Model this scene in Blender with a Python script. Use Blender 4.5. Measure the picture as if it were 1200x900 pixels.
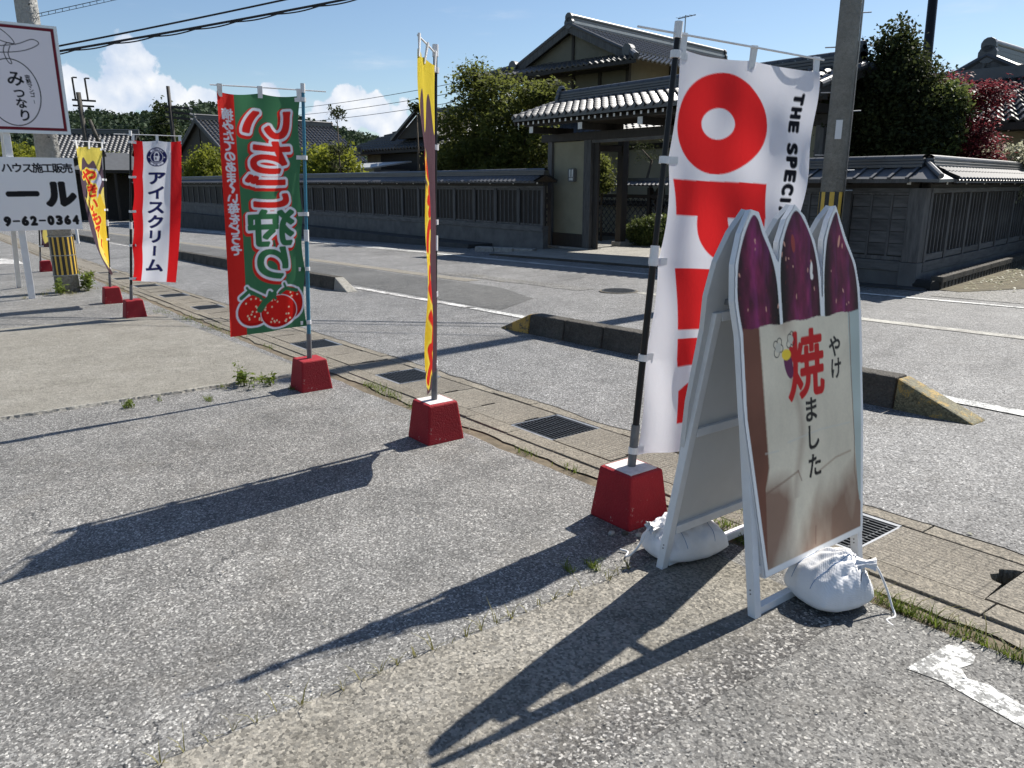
import bpy, bmesh, math, random
import numpy as np
from math import sin, cos, tan, pi, radians, hypot, atan2, sqrt
from mathutils import Vector, Matrix, noise

for o in list(bpy.data.objects):
    bpy.data.objects.remove(o, do_unlink=True)
SC = bpy.context.scene
COL = SC.collection
R = random.Random(7)

# ---------------------------------------------------------------- camera
EYE = 1.55
cd = bpy.data.cameras.new('camera')
cam = bpy.data.objects.new('camera', cd)
COL.objects.link(cam)
cd.sensor_width = 36.0
cd.lens = 27.0
cd.clip_start = 0.05
cd.clip_end = 6000
cam.location = (0, 0, EYE)
cam.rotation_euler = (radians(90 - 14.634), 0, radians(143.234 - 90))
SC.camera = cam

# ---------------------------------------------------------------- light
SUN_AZ, SUN_EL = radians(95.5), radians(46)
SUN_DIR = Vector((cos(SUN_AZ) * cos(SUN_EL), sin(SUN_AZ) * cos(SUN_EL), sin(SUN_EL)))
sd = bpy.data.lights.new('sun', 'SUN')
sd.energy = 5.0
sd.angle = radians(0.5)
sd.color = (1.0, 0.95, 0.87)
sun = bpy.data.objects.new('sun', sd)
COL.objects.link(sun)
sun.rotation_euler = (-SUN_DIR).to_track_quat('-Z', 'Y').to_euler()
sun.location = (0, 30, 60)

world = bpy.data.worlds.new('World')
SC.world = world
world.use_nodes = True
WT = world.node_tree
WT.nodes.clear()


def wn(t, **kw):
    n = WT.nodes.new(t)
    for k, v in kw.items():
        setattr(n, k, v)
    return n


def wmath(op, a, b=None, c=None, clamp=False):
    n = wn('ShaderNodeMath', operation=op)
    n.use_clamp = clamp
    for i, v in enumerate((a, b, c)):
        if v is None:
            continue
        if isinstance(v, (int, float)):
            n.inputs[i].default_value = v
        else:
            WT.links.new(v, n.inputs[i])
    return n.outputs[0]


sky = wn('ShaderNodeTexSky', sky_type='NISHITA')
sky.sun_disc = False
sky.sun_elevation = SUN_EL
sky.sun_rotation = radians(90) - SUN_AZ
sky.altitude = 100
sky.air_density = 1.0
sky.dust_density = 0.35
sky.ozone_density = 3.2
tc = wn('ShaderNodeTexCoord')
DIRV = tc.outputs['Generated']
sep = wn('ShaderNodeSeparateXYZ')
WT.links.new(DIRV, sep.inputs[0])
dz = sep.outputs[2]
# cumulus: lumpy noise, gathered in banks low over the horizon and in a few heads
nz = wn('ShaderNodeTexNoise')
nz.inputs['Scale'].default_value = 16
nz.inputs['Detail'].default_value = 12
nz.inputs['Roughness'].default_value = 0.58
WT.links.new(DIRV, nz.inputs['Vector'])
vz = wn('ShaderNodeTexVoronoi', feature='SMOOTH_F1')
vz.inputs['Scale'].default_value = 46
vz.inputs['Smoothness'].default_value = 0.6
WT.links.new(DIRV, vz.inputs['Vector'])
lump = wmath('SUBTRACT', nz.outputs[0], wmath('MULTIPLY', vz.outputs['Distance'], 0.22))
# (direction, angular radius) of the cloud heads
HEADS = [((-0.9713, 0.200, 0.130), 0.034), ((-0.9735, 0.196, 0.112), 0.032), ((-0.976, 0.192, 0.094), 0.030),
         ((-0.969, 0.222, 0.088), 0.026), ((-0.966, 0.236, 0.096), 0.022),
         ((-0.985, 0.150, 0.094), 0.032), ((-0.980, 0.168, 0.072), 0.034), ((-0.957, 0.276, 0.088), 0.020),
         ((-0.932, 0.344, 0.103), 0.014), ((-0.898, 0.430, 0.086), 0.030), ((-0.888, 0.452, 0.080), 0.026),
         ((-0.905, 0.410, 0.070), 0.034), ((-0.872, 0.480, 0.060), 0.030),
         ((-0.40, -0.90, 0.12), 0.05), ((0.85, 0.50, 0.10), 0.06), ((0.60, -0.78, 0.10), 0.05), ((-0.75, -0.65, 0.09), 0.05)]
mx = None
for d, r in HEADS:
    d = Vector(d).normalized()
    dist = wn('ShaderNodeVectorMath', operation='DISTANCE')
    WT.links.new(DIRV, dist.inputs[0])
    dist.inputs[1].default_value = d
    v = wmath('SUBTRACT', 1.0, wmath('DIVIDE', dist.outputs['Value'], r * 1.12))
    mx = v if mx is None else wmath('MAXIMUM', mx, v)
band = wmath('SUBTRACT', 1.0, wmath('DIVIDE', wmath('ABSOLUTE', wmath('SUBTRACT', dz, 0.05)), 0.055))
bandn = wn('ShaderNodeTexNoise')
bandn.inputs['Scale'].default_value = 4.5
bandn.inputs['Detail'].default_value = 3
WT.links.new(DIRV, bandn.inputs['Vector'])
bandv = wmath('ADD', wmath('MULTIPLY', band, 0.12), wmath('MULTIPLY', wmath('SUBTRACT', bandn.outputs[0], 0.55), 1.6))
field = wmath('MAXIMUM', wmath('MAXIMUM', mx, -0.6), wmath('MINIMUM', bandv, band))
dens = wmath('ADD', field, wmath('MULTIPLY', wmath('SUBTRACT', lump, 0.42), 2.0))
mr = wn('ShaderNodeMapRange', interpolation_type='SMOOTHSTEP')
mr.inputs[1].default_value = 0.10
mr.inputs[2].default_value = 0.24
WT.links.new(dens, mr.inputs[0])
# thin high streaks
mp = wn('ShaderNodeMapping')
mp.inputs['Scale'].default_value = (2.2, 2.2, 15)
mp.inputs['Rotation'].default_value = (0.12, 0.10, 0)
WT.links.new(DIRV, mp.inputs[0])
ci = wn('ShaderNodeTexNoise')
ci.inputs['Scale'].default_value = 2.4
ci.inputs['Detail'].default_value = 6
ci.inputs['Roughness'].default_value = 0.55
WT.links.new(mp.outputs[0], ci.inputs['Vector'])
cr = wn('ShaderNodeMapRange', interpolation_type='SMOOTHSTEP')
cr.inputs[1].default_value = 0.53
cr.inputs[2].default_value = 0.80
cr.inputs[4].default_value = 0.38
WT.links.new(ci.outputs[0], cr.inputs[0])
cover = wmath('MAXIMUM', mr.outputs[0], cr.outputs[0], clamp=True)
# lit lumps are white, hollows blue grey
cl = wn('ShaderNodeMapRange')
cl.inputs[1].default_value = 0.25
cl.inputs[2].default_value = 0.62
WT.links.new(lump, cl.inputs[0])
cmix = wn('ShaderNodeMix', data_type='RGBA')
cmix.inputs[6].default_value = (4.6, 5.6, 7.2, 1)
cmix.inputs[7].default_value = (9.0, 9.0, 9.0, 1)
WT.links.new(cl.outputs[0], cmix.inputs[0])
smix = wn('ShaderNodeMix', data_type='RGBA')
WT.links.new(cover, smix.inputs[0])
WT.links.new(sky.outputs[0], smix.inputs[6])
WT.links.new(cmix.outputs[2], smix.inputs[7])
bg = wn('ShaderNodeBackground')
bg.inputs['Strength'].default_value = 0.073
WT.links.new(smix.outputs[2], bg.inputs[0])
wo = wn('ShaderNodeOutputWorld')
WT.links.new(bg.outputs[0], wo.inputs[0])

vs = SC.view_settings
vs.view_transform = 'Standard'
vs.look = 'None'
vs.exposure = 0.70
vs.gamma = 1.0
vs.use_curve_mapping = False
SC.cycles.max_bounces = 6
SC.cycles.diffuse_bounces = 3
SC.cycles.glossy_bounces = 2
SC.cycles.transmission_bounces = 4
SC.cycles.transparent_max_bounces = 6
SC.cycles.use_denoising = True
SC.cycles.use_adaptive_sampling = True
SC.cycles.adaptive_threshold = 0.02
SC.cycles.caustics_reflective = False
SC.cycles.caustics_refractive = False


# ---------------------------------------------------------------- the lie of the land
def gz(x, y=0.0):
    return 0.025 * max(-150.0, min(20.0, x))


# ---------------------------------------------------------------- materials
MAT = {}


class NT:
    def __init__(self, name):
        self.m = bpy.data.materials.new(name)
        self.m.use_nodes = True
        self.t = self.m.node_tree
        self.t.nodes.clear()
        self.out = self.t.nodes.new('ShaderNodeOutputMaterial')
        self.b = self.t.nodes.new('ShaderNodeBsdfPrincipled')
        self.t.links.new(self.b.outputs[0], self.out.inputs[0])
        self.co = self.t.nodes.new('ShaderNodeTexCoord').outputs['Object']

    def n(self, typ, ins=None, **kw):
        nd = self.t.nodes.new(typ)
        for k, v in kw.items():
            setattr(nd, k, v)
        for k, v in (ins or {}).items():
            self.set(nd.inputs[k], v)
        return nd

    def set(self, sock, v):
        if hasattr(v, 'is_output') or isinstance(v, bpy.types.NodeSocket):
            self.t.links.new(v, sock)
        else:
            sock.default_value = v

    def math(self, op, a, b=0.0, clamp=False):
        nd = self.n('ShaderNodeMath', {0: a, 1: b}, operation=op)
        nd.use_clamp = clamp
        return nd.outputs[0]

    def noise(self, scale, detail=4, rough=0.55, vec=None, dist=0.0):
        return self.n('ShaderNodeTexNoise', {'Vector': vec or self.co, 'Scale': scale, 'Detail': detail, 'Roughness': rough, 'Distortion': dist}).outputs[0]

    def vor(self, scale, feature='F1', vec=None):
        return self.n('ShaderNodeTexVoronoi', {'Vector': vec or self.co, 'Scale': scale}, feature=feature)

    def ramp(self, fac, stops):
        nd = self.n('ShaderNodeValToRGB', {0: fac})
        e = nd.color_ramp.elements
        while len(e) < len(stops):
            e.new(0.5)
        for el, (p, c) in zip(e, stops):
            el.position = p
            el.color = (*c, 1) if len(c) == 3 else c
        return nd.outputs[0]

    def rng(self, v, a, b, c=0.0, d=1.0):
        return self.n('ShaderNodeMapRange', {0: v, 1: a, 2: b, 3: c, 4: d}).outputs[0]

    def mix(self, f, a, b, blend='MIX'):
        nd = self.n('ShaderNodeMix', data_type='RGBA', blend_type=blend)
        self.set(nd.inputs[0], f)
        for i, v in ((6, a), (7, b)):
            if isinstance(v, tuple) and len(v) == 3:
                v = (*v, 1)
            self.set(nd.inputs[i], v)
        return nd.outputs[2]

    def scale(self, col, f):
        nd = self.n('ShaderNodeVectorMath', operation='SCALE')
        self.set(nd.inputs[0], col)
        self.set(nd.inputs['Scale'], f)
        return nd.outputs[0]

    def stretch(self, s, rot=(0, 0, 0)):
        return self.n('ShaderNodeMapping', {0: self.co, 'Scale': s, 'Rotation': rot}).outputs[0]

    def bump(self, h, strength=0.5, dist=0.01):
        nd = self.n('ShaderNodeBump', {'Height': h, 'Strength': strength, 'Distance': dist})
        self.t.links.new(nd.outputs[0], self.b.inputs['Normal'])

    def base(self, col, rough=0.7, metal=0.0, spec=0.5):
        self.set(self.b.inputs['Base Color'], (*col, 1) if isinstance(col, tuple) and len(col) == 3 else col)
        self.set(self.b.inputs['Roughness'], rough)
        self.set(self.b.inputs['Metallic'], metal)
        self.b.inputs['Specular IOR Level'].default_value = spec


def plain(name, col, rough=0.7, var=0.25, scale=6, bump=0.3, bscale=60, bdist=0.004, metal=0.0, rnd=0.0, spec=0.5, grain=None):
    n = NT(name)
    f = n.noise(scale, 6, 0.62, vec=n.stretch(grain) if grain else None)
    g = n.rng(f, 0.28, 0.72, 1 - var, 1 + var)
    if rnd:
        oi = n.n('ShaderNodeObjectInfo').outputs['Random']
        g = n.math('MULTIPLY', g, n.rng(oi, 0, 1, 1 - rnd, 1 + rnd))
    n.base(n.scale((*col,), g), rough, metal, spec)
    if bump:
        n.bump(n.noise(bscale, 5, 0.6, vec=n.stretch(grain) if grain else None), bump, bdist)
    MAT[name] = n.m
    return n.m


def facets(n, sc, warp=0.006, tiltw=0.66):
    """angular stone chips: per-chip random values and a randomly tilted facet height"""
    wz = n.n('ShaderNodeTexNoise', {'Vector': n.co, 'Scale': sc * 0.9, 'Detail': 1})
    ws = n.n('ShaderNodeVectorMath', operation='SCALE')
    n.set(ws.inputs[0], wz.outputs['Color'])
    ws.inputs['Scale'].default_value = warp
    wv = n.n('ShaderNodeVectorMath', operation='ADD')
    n.set(wv.inputs[0], n.co)
    n.set(wv.inputs[1], ws.outputs[0])
    v = n.vor(sc, vec=wv.outputs[0])
    sp = n.n('ShaderNodeSeparateColor', {0: v.outputs['Color']})
    # offset from the chip's centre dotted with a random direction
    of = n.n('ShaderNodeVectorMath', operation='SUBTRACT')
    n.set(of.inputs[0], wv.outputs[0])
    n.set(of.inputs[1], v.outputs['Position'])
    rc = n.n('ShaderNodeVectorMath', operation='SUBTRACT')
    n.set(rc.inputs[0], v.outputs['Color'])
    rc.inputs[1].default_value = (0.5, 0.5, 0.5)
    dt = n.n('ShaderNodeVectorMath', operation='DOT_PRODUCT')
    n.set(dt.inputs[0], of.outputs[0])
    n.set(dt.inputs[1], rc.outputs[0])
    h = n.math('ADD', n.math('MULTIPLY', dt.outputs['Value'], tiltw), n.math('MULTIPLY', sp.outputs[2], 0.25 / sc))
    return v, sp, h


def asphalt_nodes(n, dark, mid, light, sc, crack, dirt, dirt_amt):
    v, sp, h = facets(n, sc)
    rnd, rnd2 = sp.outputs[0], sp.outputs[1]
    c = n.ramp(rnd, [(0.0, dark), (0.35, tuple((a + b) / 2 for a, b in zip(dark, mid))), (0.62, mid), (0.86, light), (0.985, tuple(min(0.75, k * 1.7) for k in light))])
    fine = n.noise(sc * 2.6, 2, 0.6)
    c = n.scale(c, n.rng(fine, 0.3, 0.7, 0.72, 1.25))
    big = n.noise(0.55, 5, 0.65)
    c = n.scale(c, n.rng(big, 0.3, 0.7, 0.80, 1.16))
    midn = n.noise(4.5, 5, 0.7)
    c = n.scale(c, n.rng(midn, 0.3, 0.7, 0.76, 1.20))
    c = n.mix(n.rng(n.noise(1.7, 5, 0.7), 0.54, 0.82, 0.0, dirt_amt), c, dirt)
    blot = n.noise(0.9, 4, 0.6, vec=n.stretch((1.0, 0.55, 1.0), (0, 0, 0.5)), dist=0.6)
    c = n.scale(c, n.rng(blot, 0.55, 0.72, 1.0, 0.70))
    c = n.scale(c, n.rng(blot, 0.28, 0.46, 1.18, 1.0))
    if crack:
        wv = n.n('ShaderNodeVectorMath', operation='ADD')
        nzc = n.n('ShaderNodeTexNoise', {'Vector': n.co, 'Scale': 3.0, 'Detail': 5})
        n.set(wv.inputs[0], n.co)
        sc2 = n.n('ShaderNodeVectorMath', operation='SCALE')
        n.set(sc2.inputs[0], nzc.outputs['Color'])
        sc2.inputs['Scale'].default_value = 0.55
        n.set(wv.inputs[1], sc2.outputs[0])
        ed = n.vor(0.95, 'DISTANCE_TO_EDGE', vec=wv.outputs[0]).outputs['Distance']
        msk = n.math('MULTIPLY', n.rng(ed, 0.0, 0.007, 1.0, 0.0), n.rng(big, 0.50, 0.60, 0, 1))
        msk = n.math('MULTIPLY', msk, crack, clamp=True)
        ed2 = n.vor(5.5, 'DISTANCE_TO_EDGE', vec=wv.outputs[0]).outputs['Distance']
        m2 = n.math('MULTIPLY', n.rng(ed2, 0.0, 0.035, 1.0, 0.0), n.rng(midn, 0.50, 0.66, 0, 0.55))
        m2 = n.math('MULTIPLY', m2, n.rng(blot, 0.45, 0.62, 0, 1))
        msk = n.math('MAXIMUM', msk, n.math('MULTIPLY', m2, crack * 1.4, clamp=True))
        c = n.mix(msk, c, (0.03, 0.03, 0.032))
        h = n.math('SUBTRACT', h, n.math('MULTIPLY', msk, 0.004))
    return c, rnd2, h


def asphalt(name, dark, mid, light, sc=105, crack=0.5, dirt=(0.16, 0.14, 0.11), dirt_amt=0.35):
    n = NT(name)
    c, r2, h = asphalt_nodes(n, dark, mid, light, sc, crack, dirt, dirt_amt)
    n.base(c, n.rng(r2, 0, 1, 0.5, 0.9), spec=0.4)
    n.bump(h, 1.0, 1.0)
    MAT[name] = n.m


def concrete(name, a, b, sc=75, spot=0.5, line=None, fade=None):
    n = NT(name)
    v, sp, h = facets(n, sc, tiltw=0.7)
    rnd = sp.outputs[0]
    f = n.noise(2.2, 6, 0.68)
    c = n.mix(n.rng(f, 0.3, 0.7), a, b)
    c = n.scale(c, n.rng(rnd, 0, 1, 1 - spot * 0.55, 1 + spot * 0.45))
    c = n.scale(c, n.rng(n.noise(14, 5, 0.7), 0.3, 0.7, 0.82, 1.13))
    oi = n.n('ShaderNodeObjectInfo').outputs['Random']
    c = n.scale(c, n.rng(oi, 0, 1, 0.9, 1.08))
    if line:
        sx = n.n('ShaderNodeSeparateXYZ', {0: n.co})
        gx = n.math('ABSOLUTE', n.math('SUBTRACT', n.math('FRACT', n.math('MULTIPLY', sx.outputs[0], 1 / line[0])), 0.5))
        gy = n.math('ABSOLUTE', n.math('SUBTRACT', n.math('FRACT', n.math('MULTIPLY', sx.outputs[1], 1 / line[1])), 0.5))
        g = n.math('MAXIMUM', n.math('MULTIPLY', n.rng(gx, 0.44, 0.49), 0.6), n.rng(gy, 0.42, 0.48))
        g = n.math('MULTIPLY', g, n.rng(n.noise(6, 3), 0.35, 0.6, 0.25, 1.0))
        h = n.math('SUBTRACT', h, n.math('MULTIPLY', g, 0.004))
        c = n.scale(c, n.rng(g, 0, 1, 1.04, 0.46))
    if fade:  # the worn edge runs out into the asphalt beside it
        sx = n.n('ShaderNodeSeparateXYZ', {0: n.co})
        e = n.math('ADD', sx.outputs[0], n.math('MULTIPLY', n.math('SUBTRACT', n.noise(5, 6, 0.7), 0.5), 0.35))
        e = n.math('ADD', e, n.math('MULTIPLY', n.math('SUBTRACT', rnd, 0.5), 0.12))
        c2, _r, _h = asphalt_nodes(n, (0.06, 0.057, 0.055), (0.15, 0.145, 0.137), (0.30, 0.29, 0.272), 115, 0, (0.16, 0.14, 0.11), 0.35)
        c = n.mix(n.rng(e, fade[0], fade[1]), c, c2)
    n.base(c, 0.85, spec=0.3)
    n.bump(h, 1.0, 1.0)
    MAT[name] = n.m


asphalt('asphalt_lot', (0.092, 0.090, 0.086), (0.182, 0.178, 0.169), (0.285, 0.279, 0.264), 135, 0.7)
asphalt('asphalt_right', (0.075, 0.073, 0.069), (0.157, 0.153, 0.145), (0.265, 0.259, 0.244), 124, 0.7)
asphalt('asphalt_road', (0.09, 0.089, 0.088), (0.175, 0.173, 0.168), (0.29, 0.286, 0.278), 110, 0.5, dirt_amt=0.2)
asphalt('asphalt_patch', (0.07, 0.07, 0.067), (0.105, 0.104, 0.098), (0.15, 0.148, 0.14), 120, 0.2, dirt_amt=0.1)
asphalt('asphalt_side', (0.09, 0.088, 0.082), (0.16, 0.155, 0.145), (0.26, 0.255, 0.24), 60, 0.4, dirt=(0.13, 0.11, 0.06), dirt_amt=0.75)
concrete('concrete_slab', (0.205, 0.193, 0.165), (0.285, 0.272, 0.238), 130, 0.4)
concrete('concrete_strip', (0.20, 0.185, 0.155), (0.31, 0.292, 0.255), 105, 0.85, fade=(-1.62, -1.40))
concrete('concrete_trench', (0.20, 0.185, 0.155), (0.27, 0.25, 0.21), 100, 0.5)
concrete('concrete_lid', (0.175, 0.157, 0.128), (0.25, 0.228, 0.188), 130, 0.5, line=(0.075, 0.028))
concrete('concrete_rim', (0.17, 0.152, 0.122), (0.26, 0.235, 0.19), 110, 0.6)
concrete('concrete_apron', (0.30, 0.285, 0.25), (0.40, 0.385, 0.345), 60, 0.2)
concrete('concrete_kerb', (0.05, 0.045, 0.038), (0.11, 0.10, 0.085), 80, 0.4)
concrete('concrete_old', (0.20, 0.195, 0.18), (0.30, 0.295, 0.275), 60, 0.15)
concrete('concrete_pole', (0.27, 0.265, 0.25), (0.36, 0.355, 0.335), 40, 0.15)
plain('concrete_wall', (0.115, 0.115, 0.115), 0.9, 0.3, 2.5, 0.3, 40)
plain('concrete_dark', (0.05, 0.05, 0.05), 0.9, 0.4, 2.0, 0.3, 40)
plain('verge_soil', (0.10, 0.085, 0.05), 0.95, 0.55, 5, 0.8, 70, 0.01)
plain('soil', (0.13, 0.105, 0.07), 0.95, 0.45, 9, 0.8, 70, 0.01)
plain('grass_ground', (0.10, 0.115, 0.05), 0.95, 0.45, 0.4, 0.6, 20, 0.03)
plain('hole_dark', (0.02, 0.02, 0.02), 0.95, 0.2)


def paint_mat(name, col, under, amount, sc=26, wear_big=1.6):
    n = NT(name)
    w = n.math('ADD', n.math('MULTIPLY', n.noise(sc, 7, 0.75), 0.6), n.math('MULTIPLY', n.noise(wear_big, 4, 0.6), 0.4))
    v = n.vor(95)
    rnd = n.n('ShaderNodeSeparateColor', {0: v.outputs['Color']}).outputs[0]
    w = n.math('ADD', w, n.math('MULTIPLY', rnd, 0.10))
    m = n.rng(w, amount - 0.02, amount + 0.03)
    c = n.scale((*col,), n.rng(n.noise(9, 5), 0.3, 0.7, 0.85, 1.05))
    u = n.scale((*under,), n.rng(rnd, 0, 1, 0.5, 1.6))
    n.base(n.mix(m, c, u), 0.75, spec=0.35)
    n.bump(n.math('SUBTRACT', n.math('MULTIPLY', rnd, 0.4), n.math('ADD', v.outputs['Distance'], m)), 0.5, 0.004)
    MAT[name] = n.m


paint_mat('paint_line', (0.70, 0.70, 0.67), (0.17, 0.17, 0.165), 0.565)
paint_mat('paint_worn', (0.74, 0.73, 0.70), (0.16, 0.155, 0.15), 0.54, 34, 2.5)
paint_mat('paint_faded', (0.44, 0.43, 0.38), (0.2, 0.19, 0.17), 0.56, 20)
paint_mat('kerb_yellow', (0.46, 0.29, 0.07), (0.08, 0.068, 0.05), 0.56, 12, 5)
paint_mat('kerb_mossy', (0.40, 0.27, 0.08), (0.13, 0.12, 0.07), 0.50, 11, 6)
paint_mat('red_paint', (0.30, 0.010, 0.018), (0.38, 0.24, 0.22), 0.685, 22, 7)
plain('dusty_glare_top', (0.62, 0.58, 0.56), 0.85, 0.2, 30, 0.3)
plain('metal_grey', (0.13, 0.135, 0.14), 0.45, 0.2, 20, 0.1, metal=0.0)
plain('pole_black', (0.010, 0.010, 0.011), 0.38, 0.1, 20, 0, spec=0.25)
plain('pole_blue', (0.03, 0.17, 0.26), 0.35, 0.1, 20, 0)
plain('plastic_white', (0.72, 0.72, 0.72), 0.4, 0.08, 20, 0)
plain('white_frame', (0.74, 0.75, 0.76), 0.42, 0.10, 5, 0.1, 30)
plain('white_board', (0.60, 0.605, 0.60), 0.5, 0.06, 3, 0)
plain('sign_white', (0.72, 0.72, 0.73), 0.45, 0.05, 3, 0)
plain('grate_steel', (0.055, 0.06, 0.065), 0.45, 0.3, 20, 0.2, metal=0.4)
plain('steel', (0.32, 0.33, 0.34), 0.4, 0.2, 12, 0.1, metal=0.6)
plain('wire_black', (0.012, 0.012, 0.014), 0.6, 0.1, 5, 0)
plain('screw', (0.2, 0.2, 0.2), 0.4, 0.1, 5, 0, metal=0.7)
plain('wood_grey', (0.092, 0.090, 0.089), 0.8, 0.45, 7, 0.4, 60, 0.004, rnd=0.18, grain=(2.5, 2.5, 0.35))
plain('wood_board', (0.092, 0.090, 0.089), 0.8, 0.45, 7, 0.4, 60, 0.004, rnd=0.22, grain=(0.4, 2.5, 2.5))
plain('wood_dark', (0.030, 0.025, 0.021), 0.7, 0.35, 6, 0.3, 50, 0.004, rnd=0.15, grain=(2.5, 2.5, 0.4))
plain('wood_end', (0.72, 0.72, 0.70), 0.7, 0.1, 10, 0)
plain('plaster_olive', (0.25, 0.236, 0.168), 0.9, 0.12, 2, 0.15, 60)
plain('plaster_dark', (0.17, 0.16, 0.125), 0.9, 0.12, 2, 0.15, 60)  # darker copy of the olive plaster, the gable's shade put into its colour
plain('plaster_cream', (0.42, 0.37, 0.26), 0.9, 0.1, 2, 0.1, 60)
plain('plaster_white', (0.66, 0.65, 0.62), 0.9, 0.1, 2, 0.1, 60)
plain('stone', (0.30, 0.29, 0.27), 0.85, 0.3, 8, 0.5, 40)
plain('roof_tile', (0.050, 0.053, 0.059), 0.46, 0.3, 3, 0.05, 40, rnd=0.22, spec=0.9)
plain('roof_tile_far', (0.062, 0.065, 0.072), 0.46, 0.3, 1.2, 0.0, 40, spec=0.9)
plain('roof_blue', (0.05, 0.065, 0.10), 0.5, 0.15, 2, 0.0)
plain('roof_slate', (0.09, 0.094, 0.10), 0.6, 0.15, 2, 0.0)
plain('corrugated', (0.42, 0.43, 0.43), 0.5, 0.15, 2, 0.0, metal=0.3)
plain('bark', (0.10, 0.08, 0.06), 0.95, 0.4, 8, 0.8, 30, 0.02, grain=(3, 3, 0.6))
plain('yellow_tape', (0.62, 0.40, 0.06), 0.5, 0.15, 12, 0)
plain('black_tape', (0.015, 0.015, 0.015), 0.5, 0.15, 12, 0)
plain('glass_lamp', (0.65, 0.66, 0.62), 0.3, 0.05, 5, 0)
plain('litter', (0.22, 0.16, 0.08), 0.9, 0.5, 20, 0)


def leafmat(name, a, b, tr=0.35, rough=0.5):
    n = NT(name)
    g = n.n('ShaderNodeNewGeometry').outputs['Random Per Island']
    big = n.noise(1.1, 3)
    f = n.math('ADD', n.math('MULTIPLY', g, 0.65), n.rng(big, 0.35, 0.65, 0, 0.35))
    c = n.mix(f, a, b)
    n.base(c, rough, spec=0.25)
    t = n.n('ShaderNodeBsdfTranslucent')
    n.set(t.inputs[0], n.mix(0.5, c, tuple(min(1, x * 1.7) for x in b)))
    mx_ = n.n('ShaderNodeMixShader', {0: tr})
    n.t.links.new(n.b.outputs[0], mx_.inputs[1])
    n.t.links.new(t.outputs[0], mx_.inputs[2])
    n.t.links.new(mx_.outputs[0], n.out.inputs[0])
    MAT[name] = n.m


leafmat('leaf_maple', (0.018, 0.030, 0.009), (0.13, 0.145, 0.034), 0.5, 0.7)
leafmat('leaf_dark', (0.008, 0.014, 0.006), (0.050, 0.062, 0.020), 0.3, 0.75)
leafmat('leaf_red', (0.045, 0.010, 0.013), (0.22, 0.045, 0.055), 0.4, 0.6)
leafmat('leaf_bright', (0.045, 0.07, 0.012), (0.22, 0.235, 0.03), 0.45, 0.7)
leafmat('leaf_azalea', (0.035, 0.06, 0.018), (0.16, 0.19, 0.055), 0.3)
leafmat('leaf_pale', (0.10, 0.12, 0.05), (0.45, 0.44, 0.33), 0.4)
leafmat('leaf_weed', (0.05, 0.085, 0.015), (0.16, 0.20, 0.035), 0.4)
leafmat('leaf_dry', (0.13, 0.12, 0.04), (0.26, 0.24, 0.09), 0.3)
leafmat('leaf_forest', (0.018, 0.034, 0.022), (0.060, 0.090, 0.045), 0.15, 0.8)
leafmat('leaf_cedar', (0.018, 0.030, 0.012), (0.065, 0.085, 0.025), 0.2, 0.7)


def printmat(name, transl=0.0, rough=0.6, gloss=0.4):
    n = NT(name)
    a = n.n('ShaderNodeAttribute', attribute_name='print').outputs['Color']
    n.base(a, rough, spec=gloss)
    if transl:
        fine = n.noise(900, 2)
        n.bump(n.math('ADD', fine, n.math('MULTIPLY', n.noise(11, 5, 0.55, vec=n.stretch((1.6, 1.6, 0.6))), 9.0)), 0.45, 0.004)
        t = n.n('ShaderNodeBsdfTranslucent')
        n.set(t.inputs[0], a)
        mx_ = n.n('ShaderNodeMixShader', {0: transl})
        n.t.links.new(n.b.outputs[0], mx_.inputs[1])
        n.t.links.new(t.outputs[0], mx_.inputs[2])
        n.t.links.new(mx_.outputs[0], n.out.inputs[0])
    MAT[name] = n.m


printmat('flag_cloth', 0.5, 0.8, 0.15)
printmat('sign_print', 0.0, 0.55, 0.18)


def sandbag_mat():
    n = NT('sandbag')
    sx = n.n('ShaderNodeSeparateXYZ', {0: n.co})
    w = n.math('MULTIPLY', n.math('SINE', n.math('MULTIPLY', sx.outputs[0], 900)), n.math('SINE', n.math('MULTIPLY', sx.outputs[2], 900)))
    n.base(n.scale((0.82, 0.82, 0.83), n.rng(n.noise(9, 5), 0.3, 0.7, 0.86, 1.04)), 0.55, spec=0.4)
    n.bump(n.math('ADD', n.math('MULTIPLY', w, 0.15), n.math('MULTIPLY', n.noise(13, 4, 0.5), 2.0)), 0.35, 0.010)
    MAT['sandbag'] = n.m


sandbag_mat()
plain('stitch_blue', (0.05, 0.16, 0.36), 0.6, 0.1, 9, 0)


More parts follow.
